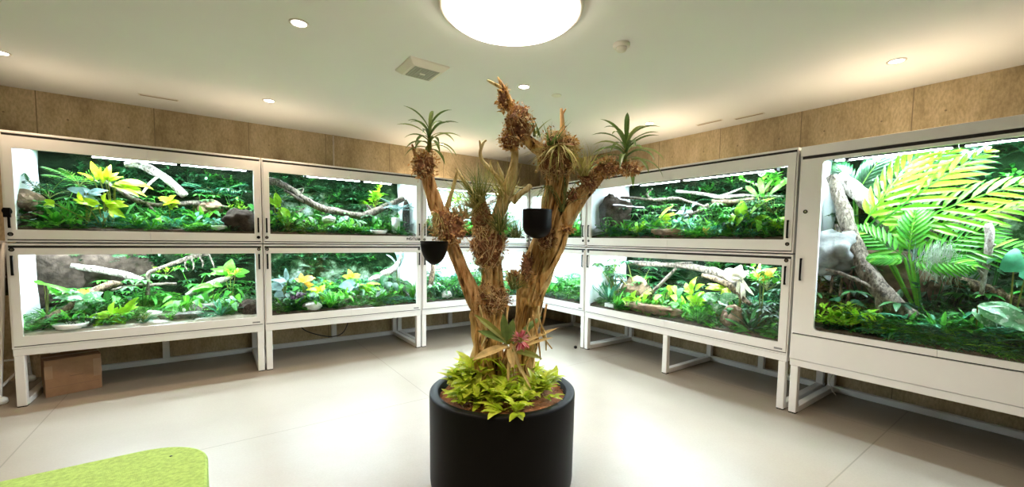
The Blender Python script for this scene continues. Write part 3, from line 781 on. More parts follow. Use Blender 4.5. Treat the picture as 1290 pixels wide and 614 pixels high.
def fill(u, n, kinds, label, group, v0=.1, v1=.8, s0=.12, s1=.28, u0=None, u1=None, name=None, cat='plant', lift=None):
    """bed filler: single plants grown from a few prototypes of one kind, each fitted to its own spot"""
    gen, mat, kw = kinds; key = (gen, mat, str(kw))
    if key not in PROTO:
        PROTO[key] = []
        for k in range(3):
            m = MB()
            for _, q in GEN[gen](1.0, random.Random(nx_()), **kw): m.add(q.v, q.f)
            PROTO[key].append(m)
    u0 = u.gu0+.05 if u0 is None else u0; u1 = u.gu1-.05 if u1 is None else u1
    n = int(n*1.5+.5)
    for i in range(n):
        uu = u0+(u1-u0)*(i+R.uniform(.05, .95))/n; v = R.uniform(v0, v1); s = R.uniform(s0, s1)*.95; h = s*R.uniform(.85, 1.2)
        z = u.sub(v)-.005 if lift is None else u.gb+(u.gt-u.gb)*R.uniform(*lift); a = R.uniform(0, 6.28); ca, sa = math.cos(a), math.sin(a); pm = R.choice(PROTO[key])
        m = MB(); m.v = [(s*(x*ca-y*sa), s*(x*sa+y*ca), h*zz) for x, y, zz in pm.v]; m.f = pm.f
        press(m, u, (uu, v, z)); o = m.build(name or gen, mat, None, u.P(uu, v, z)); o.rotation_euler = (0, 0, u.rot)
        tag(o, label, cat, group)
def moss(u, label):
    m = MB(); r = random.Random(nx_())
    w = u.gu1-u.gu0
    for i in range(int(w*55)):
        uu = r.uniform(u.gu0+.02, u.gu1-.02); v = r.uniform(.06, .84); k = r.uniform(.025, .06)
        q = u.P(uu, v, u.sub(v)); o_ = u.P(u.gu0, 0, u.gb)
        lump_mesh(m, q-o_, k*1.3, k*1.3, k*.5, .4, i, 1)
    o = m.build('moss', 'moss_carpet', None, u.P(u.gu0, 0, u.gb), smooth=True); tag(o, label, 'moss', None, 'stuff')
K = dict(fern_d=('fern', 'leaf_dark', dict(n=9)), fern_t=('fern', 'leaf_teal', dict(n=10)), fern_g=('fern', 'leaf_green', dict(n=10)), fern_b=('fern', 'leaf_bright', dict(n=11)),
    bush_l=('bush', 'leaf_lime', dict(n=70)), bush_g=('bush', 'leaf_green', dict(n=80)), bush_b=('bush', 'leaf_bright', dict(n=80)), bush_d=('bush', 'leaf_dark', dict(n=80)), bush_t=('bush', 'leaf_teal', dict(n=70)),
    ros_g=('rosette', 'leaf_green', dict(n=18)), ros_d=('rosette', 'leaf_dark', dict(n=18, wd=.13)), ros_b=('rosette', 'leaf_bright', dict(n=16, wd=.16)),
    broad_g=('broad', 'leaf_green', dict(n=9, split=False)), broad_d=('broad', 'leaf_dark', dict(n=9, split=False)), broad_t=('broad', 'leaf_teal', dict(n=9, split=False)), broad_v=('broad', 'leaf_variegated', dict(n=10, split=False)), broad_b=('broad', 'leaf_bright', dict(n=10, split=False)),
    grass_b=('grass', 'leaf_bright', dict(n=60)), grass_g=('grass', 'leaf_green', dict(n=60)), umb_d=('umbrella', 'leaf_dark', dict()), umb_g=('umbrella', 'leaf_green', dict()))

def F(u, where, lst):
    """lst: (kind, n, word, s0, s1, v0, v1[, u0, u1])"""
    for it in lst:
        k, n, word, s0, s1, v0, v1 = it[:7]; u0, u1 = (it[7], it[8]) if len(it) > 7 else (None, None)
        nm = {'fern': 'fern', 'bush': 'leafy_bush', 'ros': 'rosette_plant', 'broad': 'broadleaf_plant', 'grass': 'grass_tuft', 'umb': 'umbrella_plant'}[k.split('_')[0]]
        fill(u, n, K[k], word+' in the bed of the '+where, word+' in the '+where, v0, v1, s0, s1, u0, u1, nm)

# --- upper outer terrarium
w = 'outer end upper terrarium'
moss(U1U, 'green moss cushions covering the bed of the '+w)
pl(U1U, 'palm_seedling', 'palm', 'leaf_bright', 100, 235, .45, .30, 'bright green palm seedling with pointed fingers in the '+w, n=7, w=.36)
big_leaves(U1U, 'croton', 'leaf_yellow', 140, 228, .30, [(-.08,.02,110,.22,.085,'lance',.4),(-.04,.0,75,.22,.08,'lance',.3),(-.12,0,140,.16,.07,'lance',.5),(.03,-.02,12,.40,.13,'lance',.3),(.02,-.03,-8,.22,.08,'lance',.6),(-.02,.0,55,.16,.07,'lance',.5)], 'large yellow leaved croton arching at mid height in the '+w)
big_leaves(U1U, 'silver_leaf_plant', 'leaf_silver', 107, 243, .28, [(0,0,160,.17,.10,'ovate',.4),(.02,.0,20,.20,.09,'ovate',.5),(0,-.02,-40,.16,.08,'ovate',.6),(.06,-.05,-70,.14,.07,'ovate',.6)], 'silver leaved plant below the palm seedling in the '+w)
big_leaves(U1U, 'yellow_leaf_plant', 'leaf_yellow', 128, 262, .16, [(-.02,.03,165,.22,.09,'ovate',.4),(.02,.06,95,.12,.07,'ovate',.4),(.03,.02,10,.22,.10,'ovate',.5),(.05,.0,-30,.20,.09,'ovate',.7),(-.12,.06,120,.12,.06,'ovate',.5),(-.30,.02,150,.10,.07,'ovate',.5)], 'low yellow green plant before the silver leaved one in the '+w)
big_leaves(U1U, 'lemon_leaf_plant', 'leaf_yellow', 213, 254, .42, [(0,0,60,.13,.11,'ovate',.7),(0,0,140,.13,.11,'ovate',.7),(0,0,0,.13,.10,'ovate',.7),(0,-.02,-60,.10,.09,'ovate',.7)], 'round lemon yellow plant below the pale log in the '+w)
branch(U1U, [(158,207,.6,5),(178,209,.55,7),(200,219,.5,8),(218,232,.45,7),(233,247,.42,6)], 'branch_pale', 'thick pale driftwood log slanting high in the '+w, lump=.4, forks=[[(200,222,.5,3),(188,232,.45,2.5),(180,243,.4,2)]])
branch(U1U, [(130,228,.5,3),(155,243,.45,4),(185,257,.42,4),(215,258,.42,4),(250,256,.45,5),(288,262,.5,4)], 'branch_grey', 'long dark branch running under the pale log in the '+w, forks=[[(185,257,.42,3),(196,268,.36,2.5),(205,280,.28,2)]])
branch(U1U, [(22,276,.3,5),(50,270,.3,6),(75,274,.28,5),(100,273,.3,4)], 'branch_brown', 'dark log lying low at the outer corner of the '+w)
rock(U1U, 30, .35, .12, .10, .10, 'brown_rock', 'brown rock at the outer end wall of the '+w, y=252)
rock(U1U, 305, .16, .16, .12, .15, 'cork_bark', 'big dark round cork lump beside the white bowl in the '+w, sub=4)
rock(U1U, 262, .5, .14, .1, .09, 'brown_rock', 'brown rock under the dark branch in the '+w, y=262)
bowl(U1U, 278, .12, .075, .05, 'white bowl beside the dark cork lump in the '+w)
pl(U1U, 'lime_bush', 'bush', 'leaf_lime', 300, 268, .5, .24, 'lime yellow bush in the upper inner corner of the '+w, n=80)
pl(U1U, 'palm', 'palm', 'leaf_teal', 272, 250, .72, .34, 'feathery palm against the back wall of the '+w, n=9)
pl(U1U, 'palm', 'palm', 'leaf_dark', 62, 250, .62, .36, 'dark palm arching at the shaded outer end of the '+w, n=7)
pl(U1U, 'fern', 'fern', 'leaf_bright', 262, None, .15, .20, 'bright green fern beside the white bowl in the '+w)
pl(U1U, 'fern', 'fern', 'leaf_green', 48, 268, .4, .26, 'fine green fern above the dark log in the '+w, n=14)
F(U1U, w, [('fern_d', 8, 'dark low fern', .14, .24, .2, .7), ('fern_t', 8, 'blue green fern', .10, .17, .08, .3, .45, 1.5), ('broad_t', 6, 'small teal broadleaf plant', .14, .22, .1, .4, .5, 1.5), ('bush_g', 6, 'small green bush', .12, .22, .3, .75), ('fern_b', 4, 'small bright fern', .12, .18, .12, .45, .9, 1.6), ('bush_t', 6, 'mint green bush', .18, .28, .55, .8, 1.0, 1.7)])
# --- lower outer terrarium
w = 'terrarium above cardboard box'
branch(U1L, [(33,421,.14,7),(60,403,.2,8),(90,386,.28,8),(118,368,.36,8),(140,358,.42,7),(152,358,.5,4)], 'branch_brown', 'thick brown log leaning diagonally in the '+w, lump=.3)
branch(U1L, [(90,335,.6,5),(115,339,.56,6),(140,343,.55,7),(165,349,.52,6),(182,353,.5,5)], 'branch_pale', 'pale log lying high near the back of the '+w)
branch(U1L, [(186,372,.34,4),(187,358,.34,3),(187,345,.34,3),(196,340,.35,3),(215,333,.38,3),(240,324,.42,4),(262,320,.5,4)], 'branch_grey', 'forked grey branch rising to hanging roots in the '+w, forks=[[(187,358,.34,3),(165,361,.36,3),(140,366,.4,2.5)],[(187,360,.34,3),(205,358,.36,3),(222,358,.4,3)],[(240,324,.42,2),(244,332,.4,1.5),(243,340,.4,1)],[(250,322,.44,2),(256,331,.42,1.5),(255,337,.42,1)],[(262,320,.5,2),(267,329,.46,1.5),(270,338,.46,1)],[(235,326,.42,2),(233,334,.4,1.5),(236,341,.4,1)]])
branch(U1L, [(235,372,.55,4),(258,362,.5,6),(282,352,.5,6),(292,346,.52,4)], 'branch_pale', 'short pale log tilted behind the flat slate in the '+w)
rock(U1L, 55, .72, .30, .10, .34, 'cork_bark', 'tall dark cork slab against the back of the '+w, y=345, name='cork_slab', sub=4)
rock(U1L, 120, .76, .42, .08, .24, 'cork_bark', 'dark rock face behind the pale log in the '+w, y=336, name='rock', sub=4)
rock(U1L, 262, .34, .17, .12, .085, 'slate', 'flat topped grey slate block at the inner side of the '+w, flat=.45, sub=3)
rock(U1L, 228, .18, .18, .09, .05, 'slate', 'low grey slate slab on the white sand in the '+w, flat=.4)
rock(U1L, 190, .24, .10, .08, .05, 'pale_rock', 'pale stone on the sand below the forked branch in the '+w)
rock(U1L, 313, .13, .10, .08, .10, 'cork_bark', 'dark rock in the bottom inner corner of the '+w)
bowl(U1L, 85, .09, .10, .05, 'white bowl under the diagonal log in the '+w, sx=1.2)
big_leaves(U1L, 'strap_leaf_plant', 'leaf_bright', 56, 358, .30, [(0,0,-20,.44,.06,'strap',.4),(0,0,150,.1,.05,'strap',.3),(.02,-.04,-32,.22,.06,'lance',.5)], 'plant with one long green strap leaf in the '+w)
pl(U1L, 'fern', 'fern', 'leaf_green', 36, None, .10, .30, 'dense green fern pressed to the outer glass corner of the '+w, n=20, w=.2)
big_leaves(U1L, 'calathea', 'leaf_orange', 112, 372, .34, [(0,0,165,.20,.10,'ovate',.5),(0,0,95,.1,.06,'ovate',.5)], 'plant with a rusty orange leaf behind the diagonal log in the '+w)
big_leaves(U1L, 'calathea', 'leaf_variegated', 106, 378, .27, [(0,0,30,.20,.13,'ovate',.5),(-.02,0,150,.26,.10,'ovate',.6),(0,-.03,200,.2,.1,'ovate',.7)], 'pale striped broadleaf plant behind the diagonal log in the '+w)
big_leaves(U1L, 'yellow_leaf_plant', 'leaf_lime', 142, 398, .11, [(0,.02,100,.17,.10,'ovate',.5),(.03,.03,20,.22,.09,'ovate',.5),(-.03,0,170,.18,.09,'ovate',.5),(0,-.01,-30,.17,.09,'ovate',.8),(.08,.05,50,.22,.07,'lance',.4),(-.06,-.03,200,.15,.08,'ovate',.8)], 'lime green leafy plant beside the white bowl in the '+w)
pl(U1L, 'grass_tuft', 'grass', 'leaf_olive', 178, None, .10, .20, 'straw coloured grass tuft on the sand of the '+w, 'grass')
pl(U1L, 'spider_plant', 'rosette', 'leaf_teal', 276, None, .11, .27, 'striped spider plant with arching leaves before the slate in the '+w, n=18, wd=.10, el0=.3)
big_leaves(U1L, 'broadleaf_plant', 'leaf_bright', 290, 345, .5, [(0,0,95,.24,.18,'ovate',.5),(-.05,0,160,.2,.12,'ovate',.5),(.05,0,20,.2,.12,'ovate',.5)], 'upright bright green broad leaf by the inner end of the '+w)
pl(U1L, 'lime_bush', 'bush', 'leaf_lime', 208, 348, .62, .19, 'lime bush behind the forked branch in the '+w, n=60)
pl(U1L, 'lime_bush', 'bush', 'leaf_lime', 292, 352, .42, .22, 'lime bush with long leaves near the inner end of the '+w, n=50, lf=.3)
big_leaves(U1L, 'flat_leaf_plant', 'leaf_bright', 268, 360, .42, [(0,0,175,.30,.12,'ovate',.9),(0,0,5,.12,.09,'ovate',.9)], 'plant with a flat bright leaf above the slate block in the '+w)
F(U1L, w, [('fern_b', 7, 'bright green fern', .16, .24, .55, .78, .75, 1.2), ('bush_g', 7, 'green leafy bush', .14, .24, .10, .34, .45, .85), ('bush_t', 5, 'blue green bush', .14, .22, .6, .8, 1.1, 1.7), ('ros_d', 4, 'dark strap leaved rosette', .18, .26, .3, .6, .1, .7), ('broad_v', 5, 'pale variegated plant', .14, .22, .2, .45, 1.4, 1.75), ('bush_d', 4, 'dark small bush', .12, .2, .1, .3, .3, .7), ('fern_g', 5, 'green fern', .16, .24, .12, .4, 1.45, 1.75)])
# --- lettered upper terrarium
w = 'lettered upper terrarium'
moss(U2U, 'green moss cushions covering the bed of the '+w)
branch(U2U, [(338,228,.45,9),(352,231,.42,8),(368,240,.40,7),(384,252,.38,7),(405,262,.37,7),(430,268,.36,7),(452,272,.36,7),(470,268,.38,7),(488,259,.42,6),(508,250,.48,5)], 'branch_grey', 'long grey branch sagging across the whole '+w, lump=.45, forks=[[(393,257,.38,4),(378,252,.36,3.5),(366,244,.34,2.5),(358,240,.32,2)],[(384,262,.38,2),(372,268,.3,1.5),(360,266,.3,1)],[(380,242,.4,3),(382,238,.38,1.5)],[(470,268,.38,3),(462,258,.36,2)]])
rock(U2U, 512, .40, .05, .05, .30, 'cork_bark', 'upright grey cork stump by the inner end of the '+w, name='cork_stump', sub=4, amp=.2)
pl(U2U, 'lime_bush', 'bush', 'leaf_lime', 473, 262, .52, .36, 'glowing lime bush perched above the grey branch in the '+w, n=90, lf=.26)
pl(U2U, 'trailing_plant', 'fern', 'leaf_silver', 500, 268, .34, .30, 'pale mint fern beside the cork stump in the '+w, n=16, w=.24)
big_leaves(U2U, 'lime_leaf_plant', 'leaf_lime', 350, 258, .22, [(0,0,95,.2,.12,'ovate',.4),(-.04,0,120,.16,.1,'ovate',.4),(0,-.08,-60,.26,.10,'lance',.5),(.03,-.03,-40,.22,.09,'lance',.5)], 'lime leaf cluster at the outer glass edge of the '+w)
rock(U2U, 415, .24, .08, .07, .05, 'pale_rock', 'white stone among leaves below the branch in the '+w, y=277)
bowl(U2U, 477, .09, .085, .045, 'white oval bowl on the bed of the '+w, sx=1.25)
rock(U2U, 477, .22, .12, .07, .05, 'slate', 'flat grey stone behind the white oval bowl in the '+w, flat=.4)
b = MB(); lathe(b, [(.055, 0), (.06, .2), (.052, .21), (.05, .19), (.0001, .18)], 24); o = b.build('ceramic_jar', 'white_ceramic', None, U2U.ground(499, .22), smooth=True); tag(o, 'pale smooth jar standing below the mint fern in the '+w, 'jar')
pl(U2U, 'variegated_plant', 'broad', 'leaf_variegated', 443, None, .13, .26, 'white and green variegated plant at the middle of the '+w, n=10, split=False)
pl(U2U, 'grass_tuft', 'grass', 'leaf_green', 492, None, .5, .30, 'thin grass at the inner end of the '+w, 'grass')
F(U2U, w, [('broad_b', 8, 'bright heart leaved plant', .18, .30, .15, .5, .08, .62), ('fern_b', 6, 'bright low fern', .14, .24, .1, .35, .1, .8), ('bush_t', 9, 'mint green bush', .2, .34, .5, .8), ('broad_d', 5, 'dark broadleaf plant', .12, .2, .08, .25, .1, .7), ('bush_b', 6, 'bright green bush', .13, .2, .1, .3, .8, 1.5), ('fern_d', 7, 'dark fern', .2, .3, .3, .7, 1.2, 1.72)])
pl(U2U, 'palm', 'palm', 'leaf_dark', 352, 258, .7, .4, 'dark palm in the outer back corner of the '+w, n=9)
# --- lower terrarium with cable
w = 'terrarium above drooping cable'
moss(U2L, 'green moss cushions covering the bed of the '+w)
big_leaves(U2L, 'orange_leaf_plant', 'leaf_orange', 383, 356, .30, [(0,0,45,.20,.13,'ovate',.4),(-.02,0,100,.16,.1,'ovate',.4),(.02,-.04,10,.12,.08,'ovate',.5)], 'orange leaved plant standing out in the '+w)
big_leaves(U2L, 'yellow_leaf_plant', 'leaf_yellow', 401, 368, .24, [(0,0,140,.20,.12,'ovate',.4),(0,0,60,.16,.10,'ovate',.4),(.02,-.04,-50,.14,.08,'ovate',.5)], 'yellow leaved plant above the bright grass tuft in the '+w)
pl(U2L, 'grass_tuft', 'grass', 'leaf_bright', 415, None, .10, .29, 'bright lime grass tuft at mid front of the '+w, 'grass', n=140, sp=.75)
big_leaves(U2L, 'silver_leaf_plant', 'leaf_silver', 356, 362, .18, [(0,0,170,.2,.2,'ovate',.4),(.02,.05,150,.20,.10,'ovate',.5),(.05,.08,100,.2,.08,'ovate',.4),(0,-.05,210,.15,.12,'ovate',.6)], 'silver green big leaf at the outer end of the '+w)
pl(U2L, 'purple_plant', 'bush', 'leaf_purple', 372, None, .22, .30, 'dark purple leafy plant below the orange leaves in the '+w, n=80, lf=.28)
big_leaves(U2L, 'shield_leaf_plant', 'leaf_silver', 442, 362, .26, [(.05,.05,185,.28,.18,'ovate',.5),(.03,.03,-50,.14,.09,'ovate',.6)], 'plant with a silver shield leaf past the seam in the '+w)
big_leaves(U2L, 'yellow_leaf_plant', 'leaf_yellow', 442, 350, .45, [(0,0,100,.17,.11,'ovate',.4),(0,0,30,.2,.09,'ovate',.4),(0,0,160,.15,.1,'ovate',.4)], 'yellow plant above the shield leaf in '+w)
big_leaves(U2L, 'lime_leaf_plant', 'leaf_lime', 452, 358, .34, [(0,0,-25,.30,.10,'lance',.4),(.1,-.02,-60,.16,.09,'lance',.5),(.1,0,5,.24,.07,'lance',.5)], 'long lime leaf pointing down by the silver shield leaf in '+w)
rock(U2L, 392, .10, .11, .08, .06, 'pale_rock', 'smooth white dome shaped stone at the front glass of the '+w, sub=4, amp=.08)
branch(U2L, [(466,354,.5,6),(482,346,.5,7),(497,338,.52,6),(506,322,.55,3)], 'branch_pale', 'thick pale branch near the inner end of the '+w)
branch(U2L, [(430,380,.2,2.5),(450,374,.26,3),(470,376,.24,3),(482,384,.16,2)], 'branch_pale', 'thin pale branch lying on the litter of the '+w)
pl(U2L, 'broadleaf_plant', 'broad', 'leaf_dark', 492, None, .30, .42, 'dark leaved plant below the pale branch in the '+w, n=9)
pl(U2L, 'grass_tuft', 'grass', 'leaf_bright', 519, None, .14, .34, 'green grass tuft at the inner glass edge of the '+w, 'grass', n=110, sp=.35)
big_leaves(U2L, 'pale_leaf_plant', 'leaf_silver', 487, 385, .12, [(0,0,-100,.10,.10,'heart',.5),(0,0,60,.14,.08,'ovate',.4)], 'pale drooping triangular leaf at the front of the '+w)
big_leaves(U2L, 'arrow_leaf_plant', 'leaf_silver', 503, 335, .55, [(0,0,95,.34,.1,'strap',.3),(0,0,75,.4,.08,'strap',.3),(-.05,0,110,.3,.07,'strap',.3)], 'tall pale strap leaves at the inner back corner of the '+w)
F(U2L, w, [('broad_d', 6, 'dark glossy broadleaf plant', .2, .3, .1, .3, .08, .5), ('bush_t', 12, 'mint green bush', .2, .34, .5, .8), ('bush_d', 5, 'dark fine bush', .25, .38, .5, .75, .08, .5), ('fern_g', 5, 'green fern', .16, .26, .1, .3, .1, .5), ('bush_g', 6, 'small mossy bush', .08, .14, .1, .3, .8, 1.3), ('fern_t', 5, 'teal creeping fern', .12, .2, .08, .25, 1.3, 1.75), ('bush_l', 4, 'yellow green bush', .2, .3, .5, .75, .6, 1.2)])
# --- corner terrariums
w = 'upper corner terrarium'
moss(U3U, 'green moss cushions covering the bed of the '+w)
F(U3U, w, [('fern_g', 8, 'green fern', .2, .34, .15, .6), ('bush_t', 7, 'mint green bush', .2, .36, .3, .8), ('bush_d', 5, 'dark bush', .2, .4, .15, .5, .1, .5), ('bush_b', 5, 'bright bush', .14, .24, .1, .35)])
branch(U3U, [(600,262,.5,3),(625,252,.5,4),(645,250,.45,4),(656,252,.42,4),(657,268,.4,3)], 'branch_grey', 'dark hooked branch beside the bright end wall of the '+w)
pl(U3U, 'lime_bush', 'bush', 'leaf_lime', 575, 262, .5, .34, 'lime bush behind the thin twig of the tree in the '+w, n=90)
w = 'lower corner terrarium'
moss(U3L, 'green moss cushions covering the bed of the '+w)
F(U3L, w, [('broad_d', 6, 'dark broadleaf plant', .2, .34, .1, .4, .08, .9), ('bush_t', 8, 'mint green bush', .24, .4, .4, .8), ('fern_g', 7, 'green fern', .2, .3, .1, .5), ('broad_v', 5, 'pale variegated plant', .16, .26, .1, .3), ('bush_b', 5, 'bright bush', .16, .26, .1, .4, .6, 1.6)])
rock(U3L, 562, .12, .10, .07, .07, 'pale_rock', 'pale stone at the front glass of the '+w)
branch(U3L, [(541,392-10,.35,5),(544,350,.35,5),(546,325,.4,4)], 'branch_brown', 'dark upright log in the outer corner of the '+w)
w = 'upper narrow terrarium'
moss(AU, 'green moss cushions covering the bed of the '+w)
F(AU, w, [('fern_g', 5, 'green fern', .16, .26, .12, .5), ('bush_t', 5, 'mint green bush', .2, .34, .35, .8), ('bush_g', 4, 'green bush', .14, .24, .1, .4)])
branch(AU, [(733,296,.2,3),(732,280,.2,3),(733,262,.22,2.5),(731,245,.25,2)], 'branch_brown', 'dark knotty upright stick at the end of the '+w)
w = 'lower narrow terrarium'
moss(AL, 'green moss cushions covering the bed of the '+w)
pl(AL, 'spiky_plant', 'rosette', 'leaf_bright', 690, None, .12, .30, 'spiky bright rosette beside the driftwood trunk in the '+w, n=26, wd=.06, bend=.4)
F(AL, w, [('fern_g', 5, 'green fern', .2, .3, .12, .5), ('bush_t', 6, 'mint green bush', .2, .4, .3, .8), ('umb_g', 3, 'green umbrella plant', .3, .42, .15, .4, .6, 1.2), ('bush_b', 4, 'bright bush', .14, .22, .1, .3)])
# --- wide upper terrarium
w = 'upper wide terrarium'
moss(BU, 'green moss cushions covering the bed of the '+w)
b = MB(); b.box(-.03, .03, 0, .012, -.03, .03); b.box(-.02, .02, -.006, 0, -.02, .02); o = b.build('vent_cap', 'black_plastic', None, BU.P(.028, .30, 2.02)); o.rotation_euler = (0, 0, 0); tag(o, 'small square black vent cap on the white end wall of the '+w, 'vent cap')
rock(BU, 772, .38, .24, .20, .26, 'cork_bark', 'domed hollow cork log at the corner end of the '+w, name='cork_log', sub=4, y=272)
branch(BU, [(782,249,.45,2.5),(800,250,.44,3),(825,252,.42,3),(850,250,.42,3),(870,255,.42,2.5),(893,262,.4,2)], 'branch_grey', 'slim grey branch running level from the cork log in the '+w, forks=[[(822,252,.42,2.5),(815,245,.44,2),(822,238,.46,1.5)],[(893,258,.4,4),(880,266,.36,3.5),(862,272,.3,3)]])
branch(BU, [(852,241,.5,3),(872,243,.5,3),(893,246,.5,3.5),(910,249,.46,4),(930,247,.45,3.5),(960,247,.5,3),(988,248,.55,2.5)], 'branch_pale', 'pale forked branch crossing behind the glass seam of the '+w, forks=[[(905,248,.48,2.5),(920,243,.5,2),(935,237,.55,1.5)]])
branch(BU, [(898,256,.34,7),(915,256,.34,6),(932,254,.36,5),(950,251,.38,5)], 'branch_brown', 'stout dark log end above the lime leaves in the '+w)
big_leaves(BU, 'yellow_leaf_plant', 'leaf_yellow', 832, 277, .22, [(0,0,50,.34,.13,'lance',.3),(.02,-.02,40,.28,.1,'lance',.4)], 'plant with a long yellow leaf pointing up in the '+w)
big_leaves(BU, 'silver_leaf_plant', 'leaf_silver', 862, 270, .34, [(0,0,90,.16,.09,'ovate',.4),(0,0,150,.16,.09,'ovate',.4),(0,0,30,.16,.08,'ovate',.4),(.1,.06,70,.14,.08,'ovate',.4),(0,-.03,-40,.14,.08,'ovate',.5)], 'powder blue leafy plant beside the yellow leaf in the '+w)
big_leaves(BU, 'birds_nest_fern', 'leaf_lime', 944, 276, .22, [(0,0,65,.44,.12,'strap',.3),(-.02,0,105,.3,.1,'strap',.3),(-.1,-.04,95,.28,.10,'strap',.4),(.03,-.04,30,.22,.09,'strap',.4)], 'tall wavy lime bird nest fern in the '+w)
big_leaves(BU, 'birds_nest_fern', 'leaf_lime', 922, 288, .18, [(0,0,92,.27,.09,'strap',.3),(.04,0,62,.24,.08,'strap',.3),(0,0,140,.18,.07,'strap',.3)], 'shorter lime bird nest fern beside the tall one in the '+w)
pl(BU, 'lime_bush', 'bush', 'leaf_bright', 966, 242, .5, .34, 'big bright bush under the lamp at the tall terrarium end of the '+w, n=80, lf=.3)
big_leaves(BU, 'green_strap_plant', 'leaf_bright', 962, 248, .42, [(0,0,100,.3,.08,'strap',.3),(0,0,75,.34,.07,'strap',.3),(.05,0,45,.3,.08,'strap',.3),(-.05,0,130,.3,.07,'strap',.3)], 'green strap leaves under the lamp bracket in the '+w)
rock(BU, 842, .12, .24, .09, .08, 'brown_rock', 'flat brown stone slab at the front glass of the '+w, flat=.5)
big_leaves(BU, 'small_orange_flower', 'leaf_orange', 889, 293, .10, [(0,0,60,.10,.03,'lance',.4),(0,0,120,.10,.03,'lance',.4),(0,0,95,.08,.03,'lance',.6)], 'small orange flower at the front of the '+w, 'flower')
pl(BU, 'lime_bush', 'bush', 'leaf_bright', 764, None, .12, .24, 'bright green clump in the corner end of the '+w, n=90)
pl(BU, 'lemon_plant', 'bush', 'leaf_lime', 804, None, .10, .22, 'small lemon lime plant between dark ferns in the '+w, n=50, lf=.3)
pl(BU, 'lime_fern', 'rosette', 'leaf_bright', 822, None, .3, .36, 'green rosette with upright leaves behind the stone slab of the '+w, n=14, wd=.13)
pl(BU, 'ruffled_plant', 'bush', 'leaf_lime', 984, None, .10, .28, 'ruffled lime plant at the tall terrarium end of the '+w, n=60, lf=.28)
pl(BU, 'dark_palm', 'palm', 'leaf_dark', 975, 270, .4, .4, 'dark palm behind the ruffled lime plant in the '+w, n=11)
F(BU, w, [('fern_d', 9, 'dark grey green fern', .22, .36, .2, .6, .25, 1.1), ('bush_t', 8, 'blue green bush', .2, .32, .4, .8, .4, 2.2), ('fern_b', 7, 'bright fern', .16, .28, .1, .35, 1.35, 2.1), ('umb_g', 5, 'green umbrella plant', .26, .38, .2, .6, 1.5, 2.45), ('bush_d', 7, 'dark bush', .2, .36, .2, .7, 1.8, 2.5), ('broad_t', 5, 'teal broadleaf plant', .16, .26, .12, .4, 1.1, 1.9)])
# --- wide lower terrarium
w = 'lower wide terrarium'
moss(BL, 'green moss cushions covering the bed of the '+w)
branch(BL, [(792,331,.55,4),(815,333,.5,5),(845,334,.48,5),(872,337,.46,7),(900,343,.42,9),(922,352,.38,9),(938,366,.32,7)], 'branch_grey', 'thick grey log arching high across the '+w, forks=[[(845,334,.48,3),(856,332,.46,2.5),(872,331,.5,2)],[(852,338,.46,3),(838,352,.4,3.5),(822,368,.32,3.5),(812,378,.26,3)]])
branch(BL, [(885,347,.34,4),(902,352,.3,5),(918,360,.27,6),(932,372,.24,5),(945,384,.2,4)], 'branch_brown', 'broken brown branch slanting below the grey log in the '+w)
pl(BL, 'umbrella_plant', 'umbrella', 'leaf_dark', 803, None, .42, .62, 'dark umbrella plant filling the upper corner end of the '+w, n=11)
pl(BL, 'umbrella_plant', 'umbrella', 'leaf_green', 778, None, .45, .64, 'green leafy plant tall behind the strap leaves in the '+w, n=12)
pl(BL, 'strap_leaf_plant', 'rosette', 'leaf_teal', 768, None, .22, .46, 'tall strap leaved plant near the white end wall of the '+w, n=16, wd=.07, el0=.6, bend=.5)
tub(BL, 772, .09, .15, .11, .05, 'square white water tub at the corner end of the '+w)
rock(BL, 822, .13, .40, .10, .10, 'brown_rock', 'long flat brown stone step at the front of the '+w, flat=.5)
rock(BL, 803, .45, .26, .12, .22, 'brown_rock', 'brown ledge stone below the umbrella plants of the '+w)
big_leaves(BL, 'lime_leaf_plant', 'leaf_lime', 797, 378, .16, [(0,0,175,.26,.12,'ovate',.5),(.02,.03,80,.14,.09,'ovate',.5),(.03,0,20,.20,.09,'ovate',.5)], 'lime leaved plant behind the white tub in the '+w)
pl(BL, 'lime_bush', 'broad', 'leaf_lime', 839, None, .28, .40, 'lime broadleaf plant above the long stone in the '+w, n=10)
big_leaves(BL, 'lime_leaf_plant', 'leaf_lime', 873, 368, .26, [(0,0,95,.26,.13,'lance',.3),(-.02,0,130,.2,.1,'lance',.4),(.05,-.04,30,.18,.1,'ovate',.5)], 'tall lime leaves just past the glass seam of the '+w)
big_leaves(BL, 'lemon_leaf_plant', 'leaf_lime', 878, 380, .15, [(0,0,80,.2,.14,'ovate',.5),(0,0,150,.18,.12,'ovate',.5),(0,0,20,.16,.11,'ovate',.5)], 'rounded lemon leaves low beside the glass seam of the '+w)
big_leaves(BL, 'caladium', 'leaf_variegated', 903, 380, .20, [(0,.02,165,.28,.18,'ovate',.5),(.04,.03,20,.26,.16,'ovate',.5),(0,-.02,-60,.18,.14,'ovate',.7)], 'big pale veined leaf plant mid front in the '+w)
big_leaves(BL, 'yellow_leaf_plant', 'leaf_yellow', 910, 366, .24, [(0,0,165,.28,.10,'lance',.4),(0,0,10,.14,.10,'lance',.4)], 'yellow leaf lying above the pale veined plant in the '+w)
big_leaves(BL, 'cream_flower', 'leaf_cream', 932, 352, .24, [(0,0,150,.28,.20,'ovate',.5),(0,0,100,.22,.18,'ovate',.5),(.02,-.03,-70,.30,.07,'strap',.4),(0,-.02,-95,.26,.06,'strap',.4),(.03,0,-55,.26,.06,'strap',.4)], 'large cream and orange flower hanging by the log end in the '+w, 'flower')
